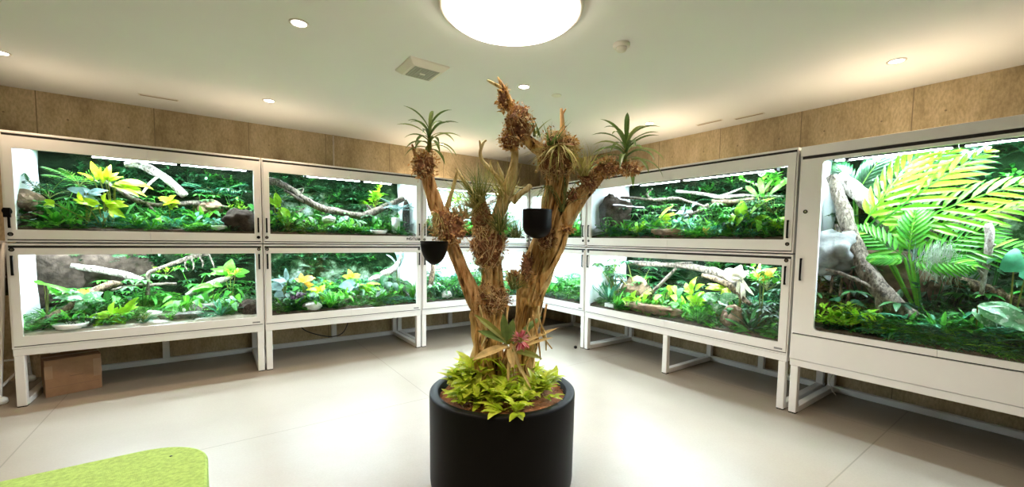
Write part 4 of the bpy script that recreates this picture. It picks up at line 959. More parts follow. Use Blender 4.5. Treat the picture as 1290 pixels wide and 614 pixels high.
big_leaves(BL, 'orange_bract', 'leaf_orange', 958, 352, .22, [(0,0,100,.24,.07,'lance',.4),(0,0,130,.16,.06,'lance',.4),(.04,0,60,.22,.12,'ovate',.4)], 'orange flower bract near the tall terrarium end of the '+w, 'flower')
pl(BL, 'green_bush', 'bush', 'leaf_bright', 966, 366, .22, .34, 'bright green bush below the orange bract in the '+w, n=90, lf=.24)
pl(BL, 'dark_bromeliad', 'rosette', 'leaf_dark', 950, None, .13, .40, 'dark bromeliad with grey strap leaves at the front of the '+w, n=22, wd=.09)
big_leaves(BL, 'big_leaf_plant', 'leaf_green', 955, 432, .05, [(0,.02,40,.36,.14,'ovate',.3),(0,0,165,.40,.07,'lance',.3),(-.1,.1,150,.36,.06,'lance',.3),(.1,.02,20,.22,.08,'ovate',.4)], 'large dull green leaf against the glass at the front of the '+w)
rock(BL, 928, .18, .13, .1, .14, 'brown_rock', 'tan wedge shaped stone behind the dark bromeliad in the '+w)
pl(BL, 'pine_grass', 'grass', 'leaf_green', 884, None, .07, .28, 'soft needle grass at the front glass of the '+w, 'grass', n=130, sp=.9)
pl(BL, 'creeping_fern', 'fern', 'leaf_dark', 982, 424, .05, .15, 'little dark fern poking past the door edge of the '+w, n=7)
F(BL, w, [('fern_g', 7, 'green fern', .16, .26, .1, .4), ('bush_t', 8, 'blue green bush', .24, .38, .45, .8, .5, 2.2), ('bush_g', 6, 'green bush', .14, .24, .1, .35, .3, 1.3), ('umb_d', 4, 'dark umbrella plant', .3, .42, .3, .6, 2.0, 2.5), ('bush_d', 6, 'dark bush', .2, .36, .2, .6, 1.7, 2.5), ('broad_b', 5, 'bright heart leaved plant', .16, .26, .12, .4, .8, 1.7)])
# --- tall terrarium
w = 'tall terrarium'
moss(BIG, 'green moss cushions covering the bed of the '+w)
branch(BIG, [(1047,222,.45,9),(1056,245,.42,11),(1066,275,.38,13),(1076,308,.34,15),(1095,345,.3,16),(1118,375,.25,16),(1150,402,.2,15)], 'branch_grey', 'thick grey trunk leaning from the top corner down through the '+w, sides=14, lump=.35, forks=[[(1076,308,.34,6),(1060,296,.3,4),(1053,283,.28,3)],[(1115,371,.26,5),(1085,356,.22,4),(1060,345,.2,3.5),(1040,340,.2,2.5)],[(1107,368,.26,7),(1108,395,.2,6)]])
branch(BIG, [(1058,222,.62,11),(1080,243,.58,14),(1104,265,.55,15),(1125,285,.52,14),(1145,300,.52,11)], 'branch_pale', 'second paler trunk slanting behind the leaning one in the '+w, sides=14, lump=.35)
branch(BIG, [(1150,300,.62,8),(1185,290,.6,9),(1225,282,.6,9),(1262,270,.6,10),(1300,258,.6,10)], 'branch_grey', 'long dark log lying level below the big lime fronds in the '+w, sides=12)
branch(BIG, [(1196,352,.5,10),(1225,360,.46,12),(1258,370,.44,13),(1300,388,.42,13)], 'branch_brown', 'thick furrowed log behind the big pale leaf in the '+w, sides=14)
branch(BIG, [(1236,372,.36,4),(1240,345,.35,5),(1245,318,.34,6),(1247,290,.34,7),(1246,282,.34,5)], 'branch_pale', 'upright pale knobbly stick before the logs in the '+w, forks=[[(1246,315,.34,3),(1254,308,.32,2)],[(1240,348,.35,3),(1232,340,.32,2)]])
rock(BIG, 1046, .34, .24, .18, .20, 'grey_boulder', 'large grey boulder near the outer door edge of the '+w, y=318, sub=4)
rock(BIG, 1120, .6, .3, .16, .26, 'brown_rock', 'mossy brown rock behind the leaning trunk of the '+w, y=352, sub=4)
for x_, lab_ in ((1046, 'nearest the boulder edge'), (1058, 'with a bent top'), (1069, 'next to the leaning trunk')):
    m = MB(); p0 = BIG.ground(x_, .3); p1 = BIG.pix(x_+4, 338, .34)
    tube(m, [Vector((0,0,0)), (p1-p0)*.5+Vector((.01,0,0)), p1-p0], [.012, .012, .010], 8, 3)
    o = m.build('reed_stalk', 'branch_brown', None, p0, smooth=True); tag(o, 'brown reed stalk under the boulder of the tall terrarium, '+lab_, 'stalk')
def pressw(m, u, f):   # the same for a mesh laid out along the room's axes
    if u.side == 'R': m.v = [(-y, x, z) for x, y, z in m.v]
    press(m, u, uoff(u, f))
    if u.side == 'R': m.v = [(y, -x, z) for x, y, z in m.v]
def frond_plant(u, name, mat, foot, v, fr, label):
    """fr: (photo x0, y0, x1, y1, length factor, width, bend, leaflet width, lean to viewer)"""
    f = u.pix(foot[0], foot[1], v); f.z = max(u.sub(v), f.z) if foot[1] else u.sub(v); root = empty(name, f); tag(root, label, 'palm')
    st = MB()
    for (x0, y0, x1, y1, wd_, bend, lw, lean) in fr:
        a = u.pix(x0, y0, v)-f; e = u.pix(x1, y1, v-lean)-f; d = (e-a); L = d.length*1.06
        side = Vector((-1, 0, 0)) if u.side == 'R' else Vector((0, -1, 0))
        nrm = (side + UPV*.5); d2 = d.normalized() + UPV*bend*.35
        m = MB(); frond(m, st, a, d2, L, wd_*1.05, 11, bend, lw*1.25, .08, nrm, .75); pressw(m, u, f); m.build('frond', mat, root)
        tube(st, [Vector((0,0,0)), a*.5, a], [.012, .01, .008], 5, 2)
    pressw(st, u, f); st.build('stem', 'leaf_bright', root)
frond_plant(BIG, 'palm', 'palm_lime', (1150, 385), .40, [(1108,300,1298,236,.27,.6,.040,.1),(1100,290,1235,196,.30,.6,.042,.1),(1090,280,1165,182,.34,.5,.040,.05),(1112,305,1290,268,.24,.5,.036,.12),(1095,285,1200,188,.30,.5,.038,.02)], 'big lime palm with long drooping leaflets filling the upper part of the tall terrarium')
frond_plant(BIG, 'palm', 'leaf_bright', (1160, 400), .34, [(1150,330,1255,292,.40,.8,.026,.1),(1140,325,1070,292,.36,.8,.026,.1),(1150,330,1210,340,.40,.6,.026,.15),(1145,320,1150,262,.40,.7,.026,.1),(1155,330,1280,322,.36,.7,.026,.1),(1140,328,1095,330,.36,.7,.026,.12)], 'darker green palm below the lime fronds in the tall terrarium')
frond_plant(BIG, 'palm', 'leaf_dark', (1080, 300), .66, [(1080,250,1150,190,.5,.7,.034,.1),(1075,245,1045,205,.4,.6,.034,.1),(1080,240,1215,190,.5,.6,.034,.15),(1080,245,1110,195,.5,.6,.034,.15)], 'dark palm high in the outer top corner of the tall terrarium')
pl(BIG, 'lime_bush', 'bush', 'leaf_lime', 1078, None, .14, .34, 'bright lime cushion plant at the bottom outer corner of the '+w, n=220, lf=.22, wd=.45)
pl(BIG, 'lime_bush', 'bush', 'leaf_lime', 1057, None, .12, .24, 'small lime clump beside the larger lime cushion in the '+w, n=120, lf=.24)
big_leaves(BIG, 'big_pale_leaf_plant', 'leaf_variegated', 1232, 385, .14, [(0,0,-22,.44,.20,'ovate',.3),(.0,0,-5,.22,.1,'ovate',.5)], 'very large pale green leaf with light veins at the bottom of the '+w)
big_leaves(BIG, 'monstera', 'leaf_teal', 1276, 352, .22, [(0,.05,95,.24,.20,'heart',.4),(.05,0,60,.24,.2,'heart',.4)], 'mint green round leaf by the far glass edge of the '+w)
big_leaves(BIG, 'arrow_leaf_plant', 'leaf_teal', 1060, 378, .26, [(0,0,175,.14,.08,'heart',.6),(.07,0,-5,.17,.09,'heart',.6)], 'pair of teal leaves above the lime cushion in the '+w)
pl(BIG, 'dry_grass', 'grass', 'leaf_silver', 1150, 340, .45, .34, 'silvery grass fan behind the leaning trunk in the '+w, 'grass', n=50)
m = MB(); r_ = random.Random(5)
top = BIG.pix(1187, 312, .30)
for i in range(170):
    p = Vector((r_.gauss(0, .02), r_.gauss(0, .045), r_.gauss(0, .03))); pts = [p.copy()]
    for k in range(5): p = p + Vector((r_.gauss(0, .008), r_.gauss(0, .012), -.05*r_.uniform(.5, 1.2))); pts.append(p.copy())
    tube(m, pts, [.0014]*6, 3, 1, cap=False)
o = m.build('spanish_moss', 'spanish_moss', None, top); tag(o, 'hanging beard of grey Spanish moss in front of the logs in the '.replace('Spanish', 'stringy')+w, 'hanging moss', None, 'stuff')
F(BIG, w, [('fern_t', 14, 'teal fern', .26, .40, .07, .3, .5, 1.7), ('fern_g', 9, 'mid green fern', .26, .40, .08, .3, .6, 1.7), ('ros_g', 5, 'arching green rosette', .28, .40, .1, .3, .7, 1.7), ('bush_t', 9, 'teal leafy bush', .22, .32, .08, .3, .55, 1.7), ('fern_b', 7, 'bright fern', .22, .32, .08, .3, .6, 1.7), ('fern_d', 10, 'dark fern', .26, .4, .2, .6, .4, 1.7), ('grass_g', 8, 'green grass tuft', .22, .36, .1, .4, .6, 1.7), ('umb_d', 7, 'dark umbrella plant', .4, .7, .45, .8, .2, 1.7), ('bush_d', 8, 'dark bush', .35, .6, .4, .8, .2, 1.7), ('broad_t', 5, 'teal broadleaf plant', .24, .36, .3, .6, .9, 1.7)])
b = MB()
for k in range(26): b.box(.42+k*.05, .424+k*.05, .30, .86, 2.325, 2.329)
for k in range(12): b.box(.40, 1.72, .32+k*.045, .324+k*.045, 2.329, 2.333)
o = b.build('lid_screen', 'lid_mesh', None, BIG.P(0, 0, 0)); o.rotation_euler = (0, 0, BIG.rot); o.parent = [x for x in bpy.data.objects if x.name.startswith('terrarium') and x.get('label', '').startswith('tall single')][0]; o.location = (0, 0, 0); o.rotation_euler = (0, 0, 0)

BK = [(U1U, 'outer end upper terrarium'), (U1L, 'terrarium above cardboard box'), (U2U, 'lettered upper terrarium'), (U2L, 'terrarium above drooping cable'), (U3U, 'upper corner terrarium'), (U3L, 'lower corner terrarium'), (AU, 'upper narrow terrarium'), (AL, 'lower narrow terrarium'), (BU, 'upper wide terrarium'), (BL, 'lower wide terrarium'), (BIG, 'tall terrarium')]
for i, (u, w) in enumerate(BK):
    k = max(3, round((u.gu1-u.gu0)*2.6))
    for q, kk in enumerate((('fern_d', 'bush_g', 'fern_b'), ('bush_d', 'fern_t', 'bush_b'), ('fern_g', 'bush_d', 'bush_t'))[i % 3]):
        F(u, w, [(kk, k if u is not U1L else k//2, ('tiny feathery plant lining the front glass', 'tiny leafy plant lining the front glass', 'low bright tuft lining the front glass')[q], .08, .15, .045, .14)])
    big = 1.5 if u is BIG else 1; k = max(2, round((u.gu1-u.gu0)*1.6))
    F(u, w, [('umb_g', k, 'tall green umbrella plant', .30*big, .46*big, .4, .7), ('fern_g', k, 'tall green fern', .32*big, .46*big, .45, .75), ('umb_d', k-1, 'tall dark umbrella plant', .34*big, .5*big, .5, .75),
             ('ros_b', k-1, 'bright strap rosette', .20, .30, .15, .45), ('broad_g', k, 'green broadleaf plant', .24, .36, .2, .55), ('ros_g', k-1, 'green strap rosette', .22, .34, .1, .5), ('broad_b', k-1, 'bright broadleaf plant', .2, .3, .1, .4)])

for i, (u, w) in enumerate(BK):
    if u in (U3U, U3L, AU, AL): continue
    k = max(3, round((u.gu1-u.gu0)*(4 if u is not BIG else 5))); sc = 1.25 if u is BIG else 1; e0 = u.gu0+(.25 if u in (U1U, U1L, BU, BL) else .05); e1 = u.gu1-(.3 if u in (U2U, U2L) else .05)
    fill(u, k, K['bush_d'], 'dark leafy climber high on the back wall of the '+w, 'dark climbers in the '+w, .80, .86, .2*sc, .32*sc, e0, e1, 'climbing_plant', 'plant', (.55, .98))
    fill(u, max(2, k//2), K['fern_d'], 'dark fern rooted high on the back wall of the '+w, 'wall ferns in the '+w, .80, .86, .2*sc, .3*sc, e0, e1, 'wall_fern', 'plant', (.5, .92))
    fill(u, max(2, k//2), K['bush_g'], 'green creeper high on the back wall of the '+w, 'green creepers in the '+w, .80, .86, .14*sc, .24*sc, e0, e1, 'creeping_plant', 'plant', (.6, .98))
# ------------------------------------------------------------------ planter, driftwood tree and what grows on it
PC = Vector((-2.688, -3.277, 0)); RZ = .585
t = empty('planter', PC); tag(t, 'large round matte black planter holding the driftwood tree', 'planter')
b = MB(); lathe(b, [(.430, 0), (.448, .01), (.452, .04), (.458, RZ-.02), (.456, RZ-.004), (.448, RZ), (.408, RZ), (.402, RZ-.006), (.398, RZ-.10), (.0001, RZ-.11)], 96)
b.build('body', 'planter_black', t, smooth=True)
b = MB(); n = 40; vs = []; fs = []
for j in range(14):
    for i in range(n):
        r_ = .396*j/13; a = 2*PI*i/n; x, y = r_*math.cos(a), r_*math.sin(a)
        vs.append((x, y, .03*(1-(r_/.396)**2)+.02*noise.noise(Vector((x*9, y*9, 0)))+.012*noise.noise(Vector((x*40, y*40, 0)))))
for j in range(13):
    for i in range(n): k = (i+1) % n; fs.append((j*n+i, j*n+k, (j+1)*n+k, (j+1)*n+i))
b.add(vs, fs); rr_ = random.Random(3)
for i in range(900):
    a = rr_.uniform(0, 6.28); q = .39*math.sqrt(rr_.random()); c = Vector((q*math.cos(a), q*math.sin(a), .03*(1-(q/.396)**2)+.008))
    leaf(b, c, rdir(rr_, rr_.uniform(-.2, .5)), UPV, rr_.uniform(.012, .03), rr_.uniform(.006, .014), .4, 'lance', 2, .4)
o = b.build('bark_mulch', 'mulch_chip', None, PC+Vector((0, 0, RZ-.045))); tag(o, 'brown bark mulch filling the round black planter', 'mulch', None, 'stuff')

TD = 2.60
def T(x, y, dd=0): return at_depth(x, y, TD+dd)
PXM = 1/201.2
tree = empty('driftwood_tree', PC+Vector((0, 0, RZ-.06))); tag(tree, 'tall branching golden driftwood tree standing in the black planter', 'driftwood tree')
TO = Vector(tree.location)
def limb(name, mat, pts, sides=18, groove=.35, lump=.12, sub=6, parent=tree, gk=3.2):
    m = MB(); tube(m, [T(p[0], p[1], p[3] if len(p) > 3 else 0)-TO for p in pts], [p[2]*PXM*(.92 if name == 'trunk' else .68 if name == 'branch' else .9) for p in pts], sides, sub, groove, lump, nx_(), gk=gk)
    return m.build(name, mat, parent, smooth=True)
limb('trunk', 'driftwood_gold', [(622,488,26,0),(616,465,20,0),(614,435,17,0),(614,402,17,0),(617,376,15,0),(621,350,11,0),(617,318,11,0),(611,290,11,0),(605,264,9,0),(601,246,5,0)], 64, .6, .18, 8, gk=3.4)
limb('trunk', 'driftwood_gold', [(645,489,24,.04),(655,462,16,.05),(660,430,14,.05),(663,400,14,.04),(668,375,14,.03),(676,345,16,.02),(684,318,15.5,.02),(691,290,14,0),(697,262,12.5,0),(701,235,11.5,0),(704,210,10,0),(703,192,7,0)], 64, .75, .15, 8, gk=3.6)
limb('trunk', 'driftwood_gold', [(634,489,18,-.02),(637,466,13,-.02),(640,450,8,0),(641,438,3,.02)], 36, .5, .15, 6)
limb('branch', 'driftwood_gold', [(670,385,12,.0),(684,345,13,-.03),(700,308,13,-.05),(714,276,12.5,-.06),(729,250,12,-.07),(742,235,11.5,-.07),(757,218,10,-.08),(778,211,8,-.09),(795,214,5,-.1),(806,218,2,-.1)], 28, .42, .2)
limb('branch', 'driftwood_red', [(611,408,15,-.04),(597,374,12,-.08),(584,345,11,-.1),(572,314,11,-.11),(562,290,10,-.12),(551,263,12,-.12),(543,240,11,-.12),(537,210,9,-.12),(535,194,6,-.12)], 26, .4, .2)
limb('branch', 'driftwood_pale', [(618,300,8,-.05),(630,266,10,-.06),(641,236,10,-.06),(647,208,7,-.05),(649,186,5,-.04),(650,172,3,-.04)], 20, .35, .2)
limb('branch', 'driftwood_pale', [(640,250,4,-.06),(630,228,3.6,-.07),(617,213,3.4,-.08),(608,203,3.2,-.09),(605,192,2.8,-.09),(609,180,2.2,-.09),(613,177,1.2,-.09)], 12, .2, .2)
limb('twig', 'driftwood_pale', [(606,188,2,-.09),(605,182,1.5,-.09),(604,177,.9,-.09)], 8, .1, .2)
limb('twig', 'driftwood_pale', [(645,254,5,-.06),(656,244,4,-.08),(664,238,3.4,-.09),(668,234,3,-.1),(662,242,2,-.1)], 10, .2, .3)
limb('twig', 'driftwood_pale', [(620,215,2.4,-.08),(618,208,1.6,-.08),(618,202,.8,-.08)], 8, .1)
limb('twig', 'driftwood_pale', [(634,222,2.2,-.07),(629,211,1.6,-.07),(627,204,.8,-.07)], 8, .1)
limb('branch', 'driftwood_gold', [(703,206,11,0),(692,194,9,-.03),(676,186,9,-.05),(662,174,9,-.06),(653,157,8,-.07),(645,138,6,-.07),(637,117,5,-.08),(631,105,3.2,-.08),(627,97,1.2,-.08)], 18, .4, .3)
limb('twig', 'driftwood_pale', [(636,114,2.6,-.08),(627,108,2.2,-.09),(619,104,1.9,-.1),(614,101,1.4,-.1)], 8, .1)
limb('twig', 'driftwood_red', [(711,184,3.6,0),(709,166,3.2,0),(708,150,2.6,0),(707,137,1.6,0)], 10, .3, .3)
limb('twig', 'driftwood_red', [(708,144,2,0),(711,140,1.3,0),(713,137,.6,0)], 6, .1)
limb('branch', 'driftwood_gold', [(674,376,7,-.02),(686,352,6,-.06),(699,332,5,-.08),(709,312,4,-.1),(713,296,3.4,-.1),(714,288,2.6,-.1)], 14, .3, .3)
limb('twig', 'driftwood_red', [(533,222,4,-.12),(527,207,3,-.13),(522,192,2.2,-.14),(519,182,1.2,-.14)], 8, .2, .2)
limb('twig', 'driftwood_pale', [(561,270,4,-.12),(568,246,3,-.13),(573,228,2.4,-.13),(576,216,1.4,-.13)], 8, .2, .2)
limb('twig', 'driftwood_pale', [(604,262,4,-.05),(592,240,3,-.08),(582,224,2.2,-.1),(575,212,1.2,-.1)], 8, .2, .3)
limb('twig', 'driftwood_red', [(660,180,3,-.06),(668,168,2,-.08),(676,156,1.2,-.1)], 6, .1)
for i in range(9):   # loose strips of bark peeling down the trunk
    x = R.uniform(600, 690); y = R.uniform(380, 430); dd = -.13
    limb('root_strand', R.choice(('driftwood_pale', 'driftwood_gold', 'driftwood_red')), [(x, y, 1.3, dd), (x+R.uniform(-6, 6), y+16, 1.5, dd-.015), (x+R.uniform(-9, 9), y+36, 1.4, dd), (x+R.uniform(-12, 12), y+56, .9, dd+.01)], 5, 0, .2, 4)

def clump(name, x, y, rx, rz, dd, kinds, label, strands=60, chips=160, cmat='dark_root', seed=0, ry=None, smat='pale_root'):
    c = T(x, y, dd); rx *= PXM; rz *= PXM; ry = ry*PXM if ry else rx*.95
    root = empty(name, c); tag(root, label, 'epiphyte roots', None)
    m = MB(); lump_mesh(m, (0,0,0), rx*.86, ry*.86, rz*.86, .6, seed, 3, 2.0); m.build('core', cmat, root)
    r = random.Random(seed+77)
    if chips:
        m = MB()
        for i in range(int(chips*1.8)):
            d = rdir(r, r.uniform(-1.3, 1.3)); kq = r.choice((.8, .85, .9, .95, 1, 1.12, 1.25)); p = Vector((d.x*rx*kq, d.y*ry*kq, d.z*rz*kq)); h = (d*.8+rdir(r, r.uniform(-1, 1))*.7)
            L_ = r.uniform(.011, .028)
            leaf(m, p, h, rdir(r, .6), L_, L_*r.uniform(.3, .6), r.uniform(-.8, .9), 'lance', 3, r.uniform(-.4, .5))
        m.build('bark_chips', kinds, root)
    if strands:
        m = MB()
        for i in range(strands):
            d = rdir(r, r.uniform(-1.2, 1.2)); pts = []; ax = rdir(r, r.uniform(-1, 1)).cross(d).normalized(); q = d.copy()
            for k in range(7):
                off = 1.0+.10*r.random()+(.25*r.random() if k in (0, 6) else 0)
                pts.append(Vector((q.x*rx*off, q.y*ry*off, q.z*rz*off))); q = (q + ax*r.uniform(.15, .38)+Vector((0,0,r.uniform(-.12, .08)))).normalized()
            tube(m, pts, [r.uniform(.0008, .0019)]*7, 4, 2, cap=False)
        m.build('roots', smat, root)
    return root
clump('root_ball', 617, 377, 23, 18, -.02, 'bark_chip_dark', 'dark matted root ball wrapped round the thick main trunk', 170, 420, seed=1)
clump('root_ball', 615, 310, 21, 29, -.04, 'bark_chip_dark', 'large brown root ball with pale looping roots on the middle stem', 170, 260, seed=2)
clump('root_ball', 606, 274, 11, 18, -.04, 'bark_chip_dark', 'narrow dark root column just under the middle grass tufts', 50, 160, seed=3)
clump('bark_ball', 566, 286, 18, 20, -.17, 'bark_chip', 'orange and rose bark ball on the limb above the half round pot', 20, 380, seed=4, smat='pale_root')
clump('bark_ball', 534, 208, 13, 15, -.15, 'bark_chip', 'reddish bark ball below the small crown rosette on the shorter limb', 26, 220, seed=5)
clump('bark_ball', 653, 158, 15, 22, -.08, 'bark_chip', 'orange brown bark ball near the top of the tallest limb', 40, 330, seed=6)
clump('bark_ball', 643, 178, 12, 10, -.08, 'golden_chip', 'golden bark tuft under the bark ball of the tallest limb', 20, 180, seed=16)
clump('bark_sleeve', 634, 125, 6, 14, -.085, 'golden_chip', 'pale flaky bark sleeve round the topmost tip of the driftwood', 6, 120, seed=7)
clump('root_ball', 702, 196, 24, 27, -.03, 'bark_chip_dark', 'broad brown root mass with hanging leaves at the fork top', 150, 200, seed=8)
clump('bark_ball', 718, 184, 10, 10, -.03, 'golden_chip', 'golden bark tuft at the foot of the upright twig', 20, 130, seed=18)
clump('bark_ball', 764, 212, 14, 9, -.12, 'bark_chip', 'red brown bark ball beside the big crown rosette', 30, 260, seed=9)
clump('bark_ball', 741, 230, 10, 10, -.10, 'bark_chip_dark', 'dark bark ball midway along the sloping limb', 20, 200, seed=10)
clump('bark_ball', 792, 213, 12, 6, -.13, 'bark_chip', 'flat bark tuft under the big crown rosette', 20, 160, seed=11)
clump('bark_ball', 723, 250, 8, 9, -.08, 'bark_chip_dark', 'small dark bark ball lower on the sloping limb', 14, 120, seed=12)
clump('bark_ball', 648, 350, 10, 9, .06, 'golden_chip', 'small orange bark ball between the two trunks', 12, 110, seed=13)
clump('bark_ball', 664, 338, 7, 16, -.06, 'bark_chip_dark', 'narrow red bark strip on the inner face of the ribbed trunk', 8, 120, seed=14)
clump('bark_ball', 714, 289, 8, 4, -.1, 'golden_chip', 'tan shelf of bark topping the thin upturned branch', 4, 90, seed=15)
clump('root_ball', 688, 300, 11, 14, -.09, 'bark_chip_dark', 'dark root patch on the ribbed trunk below the hanging pot', 40, 100, seed=17)

def crown(x, y, dd, s, n, mat, label, el0=.15, el1=1.5, bend=1.1, wd=.14, name='bromeliad', tilt=(0, 0), stem_h=0):
    c = T(x, y, dd); r = random.Random(int(x*7+y)); root = empty(name, c); tag(root, label, 'bromeliad'); root.rotation_euler = (tilt[0], tilt[1], .4)
    m = MB()
    for i in range(n):
        tt = i/n; a = i*2.4; e = el0+(el1-el0)*tt**.9
        d = Vector((math.cos(a)*math.cos(e), math.sin(a)*math.cos(e), math.sin(e)))
        leaf(m, Vector((0,0,stem_h*tt))+d*.01, d, UPV if e < 1.4 else Vector((1,0,0)), s*r.uniform(.85, 1.12), s*wd, bend*r.uniform(.7, 1.25)*(1-.25*tt), 'strap', 8, .45)
    m.build('leaves', mat, root)
    if stem_h:
        m = MB(); tube(m, [(0,0,-.02), (0,0,stem_h*.5), (0,0,stem_h)], [.014, .012, .006], 8, 2); m.build('stem', 'leaf_olive', root)
    return root
crown(541, 188, -.13, .18, 24, 'bromeliad_green', 'small dark green rosette crowning the shorter driftwood limb', .1, 1.22, 1.6, .13, stem_h=.11)
crown(788, 206, -.12, .24, 26, 'bromeliad_green', 'larger green rosette with arching leaves crowning the sloping limb', .1, 1.2, 1.6, .12, stem_h=.12)
def tuft(x, y, dd, s, n, mat, label, sp=.8, wd=.03, tilt=(0, 0), name='air_plant', droop=0):
    c = T(x, y, dd); r = random.Random(int(x*3+y*5)); m = MB()
    for i in range(n):
        d = (UPV*(1 if not droop else -.4) + rdir(r, r.uniform(-.3, .3))*r.uniform(.15, sp*1.5)).normalized()
        leaf(m, rdir(r, 0)*.02, d, UPV if abs(d.z) < .93 else Vector((1,0,0)), s*r.uniform(.6, 1.15), s*wd, r.uniform(-.2, 1.5), 'tip', 6, .3)
    o = m.build(name, mat, None, c); o.rotation_euler = (tilt[0], tilt[1], 0)
    return tag(o, label, 'air plant')
tuft(604, 256, -.10, .27, 130, 'tillandsia_green', 'green grassy air plant fanning from the middle stem top', .8, .035)
tuft(600, 262, -.08, .32, 90, 'tillandsia', 'straw coloured wispy air plant leaning out beside the middle stem', 1.1, .02, (0, -.5))
tuft(637, 258, -.04, .27, 150, 'tillandsia', 'yellow air plant thicket around the pale forked branch', .8, .035)
tuft(630, 292, -.10, .24, 110, 'tillandsia_green', 'dark green air plant low beside the pale branch', 1.1, .04)
tuft(650, 300, -.06, .22, 50, 'tillandsia_green', 'spreading green air plant between stem and ribbed trunk', 1.3, .04)
tuft(586, 276, -.14, .24, 100, 'tillandsia', 'pale air plant between the middle stem and the rosy bark ball', 1.2, .025)
tuft(553, 268, -.18, .20, 80, 'tillandsia', 'drooping pale moss like air plant beside the rosy bark ball', .5, .03, droop=1)
tuft(612, 230, -.10, .16, 24, 'tillandsia', 'thin wispy seed stalks above the middle air plants', .5, .012)
tuft(736, 222, -.13, .20, 50, 'tillandsia', 'yellow green air plant on the sloping limb', .7, .05)
tuft(676, 172, -.08, .12, 12, 'tillandsia_green', 'little green shoot beside the tallest limb', .5, .12, (0, .35))
tuft(703, 184, -.10, .24, 90, 'tillandsia', 'long pale leaves draping over the fork top root mass', 1.4, .07, droop=1)
tuft(694, 186, -.09, .17, 22, 'bromeliad_green', 'short green leaves arching on the fork top root mass', 1.2, .10)
tuft(708, 268, -.07, .28, 40, 'tillandsia_green', 'dark grass blades growing upward in the trunk fork', .7, .04, (0, .35))
tuft(716, 205, -.06, .2, 40, 'tillandsia_green', 'fine grey green tuft behind the fork top root mass', 1.0, .02)
tuft(648, 365, -.08, .20, 40, 'tillandsia_green', 'small spiky green plant between the two trunks', 1.2, .05)
tuft(606, 338, -.13, .16, 34, 'tillandsia_green', 'thin hanging green strands below the big brown root ball', .5, .02, droop=1)
tuft(690, 234, -.09, .25, 30, 'tillandsia_green', 'long thin blades curving down beside the ribbed trunk', .6, .02, droop=1)
tuft(762, 208, -.15, .12, 26, 'dry_leaf', 'dry curled leaves on the red brown bark ball', 1.3, .06)
# low bromeliad with its flower
c = T(640, 432, -.16); root = empty('flowering_bromeliad', c); tag(root, 'broad leaved bromeliad with a pink flower head low on the trunk', 'bromeliad')
def bl(x0, y0, x1, y1, w_, mat, bend=.5, dd=-.06, n=(0, -1, .6)):
    a = T(x0, y0, -.16)-c; e = T(x1, y1, -.16+dd)-c; d = e-a
    m = MB(); fh = Vector((fwd.x, fwd.y, 0)).normalized(); nn = -fh*.8+UPV*.7
    leaf(m, a, d.normalized()+UPV*bend*.35, nn, d.length*1.06, w_*.55, bend, 'strap', 9, .3); m.build('leaf', mat, root)
for a_ in ((638,430,600,400,.075,'leaf_olive',.3), (640,432,604,420,.085,'bromeliad_green',.4), (640,436,600,456,.09,'dry_leaf',.6,-.1), (637,430,634,398,.085,'bromeliad_green',.2,-.01), (642,430,646,404,.09,'bromeliad_green',.15,.0),
           (641,440,646,462,.075,'dry_leaf',.3,-.1), (646,434,684,400,.07,'bromeliad_green',.5,.08), (648,438,702,416,.045,'dry_leaf',.3,.02), (648,440,695,428,.04,'dry_leaf',.3,.0), (645,442,680,456,.07,'leaf_olive',.7,-.05),
           (644,444,668,492,.035,'dry_leaf',.4,-.06), (641,446,640,486,.03,'dry_leaf',.3,-.05), (646,436,655,470,.03,'dry_leaf',.4,-.08)): bl(*a_)
m = MB(); fc = T(656, 429, -.26)-c; r = random.Random(9)
for i in range(90):
    d = rdir(r, r.uniform(-1.2, 1.4)); leaf(m, fc+d*.018, d, UPV, r.uniform(.035, .055), .014, r.uniform(-.3, .5), 'lance', 4, .4)
m.build('flower', 'pink_flower', root)
m = MB(); tube(m, [Vector((0,0,0)), fc*.5+Vector((0,0,.02)), fc], [.014, .012, .014], 8, 3); m.build('flower_stalk', 'leaf_olive', root)
# black pots fixed to the limbs
def pot(x, y, dd, r_, h_, round_, label, ax):
    top_ = T(x, y, dd); root = empty('wall_pot', top_-Vector((0,0,h_))); tag(root, label, 'pot', None)
    pr = [(.0001, 0)]
    nb = 8; rb = h_*round_
    for k in range(nb+1):
        a = PI/2*k/nb; pr.append((r_-min(r_, rb)*(1-math.sin(a)) if rb < r_ else r_*math.sin(a), rb*(1-math.cos(a))))
    pr += [(r_*1.02, h_-.004), (r_*1.01, h_), (r_*.93, h_), (r_*.90, h_-.02), (r_*.8, h_*.6), (.0001, h_*.55)]
    b = MB(); lathe(b, pr, 40); b.build('body', 'black_plastic', root, smooth=True)
    b = MB(); tube(b, [Vector((0,0,h_*.6)), Vector((ax[0]*.5, ax[1]*.5, h_*.6)), Vector(ax)+Vector((0,0,h_*.6))], [.012, .012, .012], 10, 2); b.build('bracket', 'black_plastic', root)
    return root
pot(677, 264, -.22, .083, .165, .45, 'black rounded cup pot fixed to the ribbed trunk', (.09, .13, 0))
pot(547, 304, -.26, .077, .135, 1.0, 'half round black pot hanging on the limb below the rosy bark ball', (.10, .10, 0))
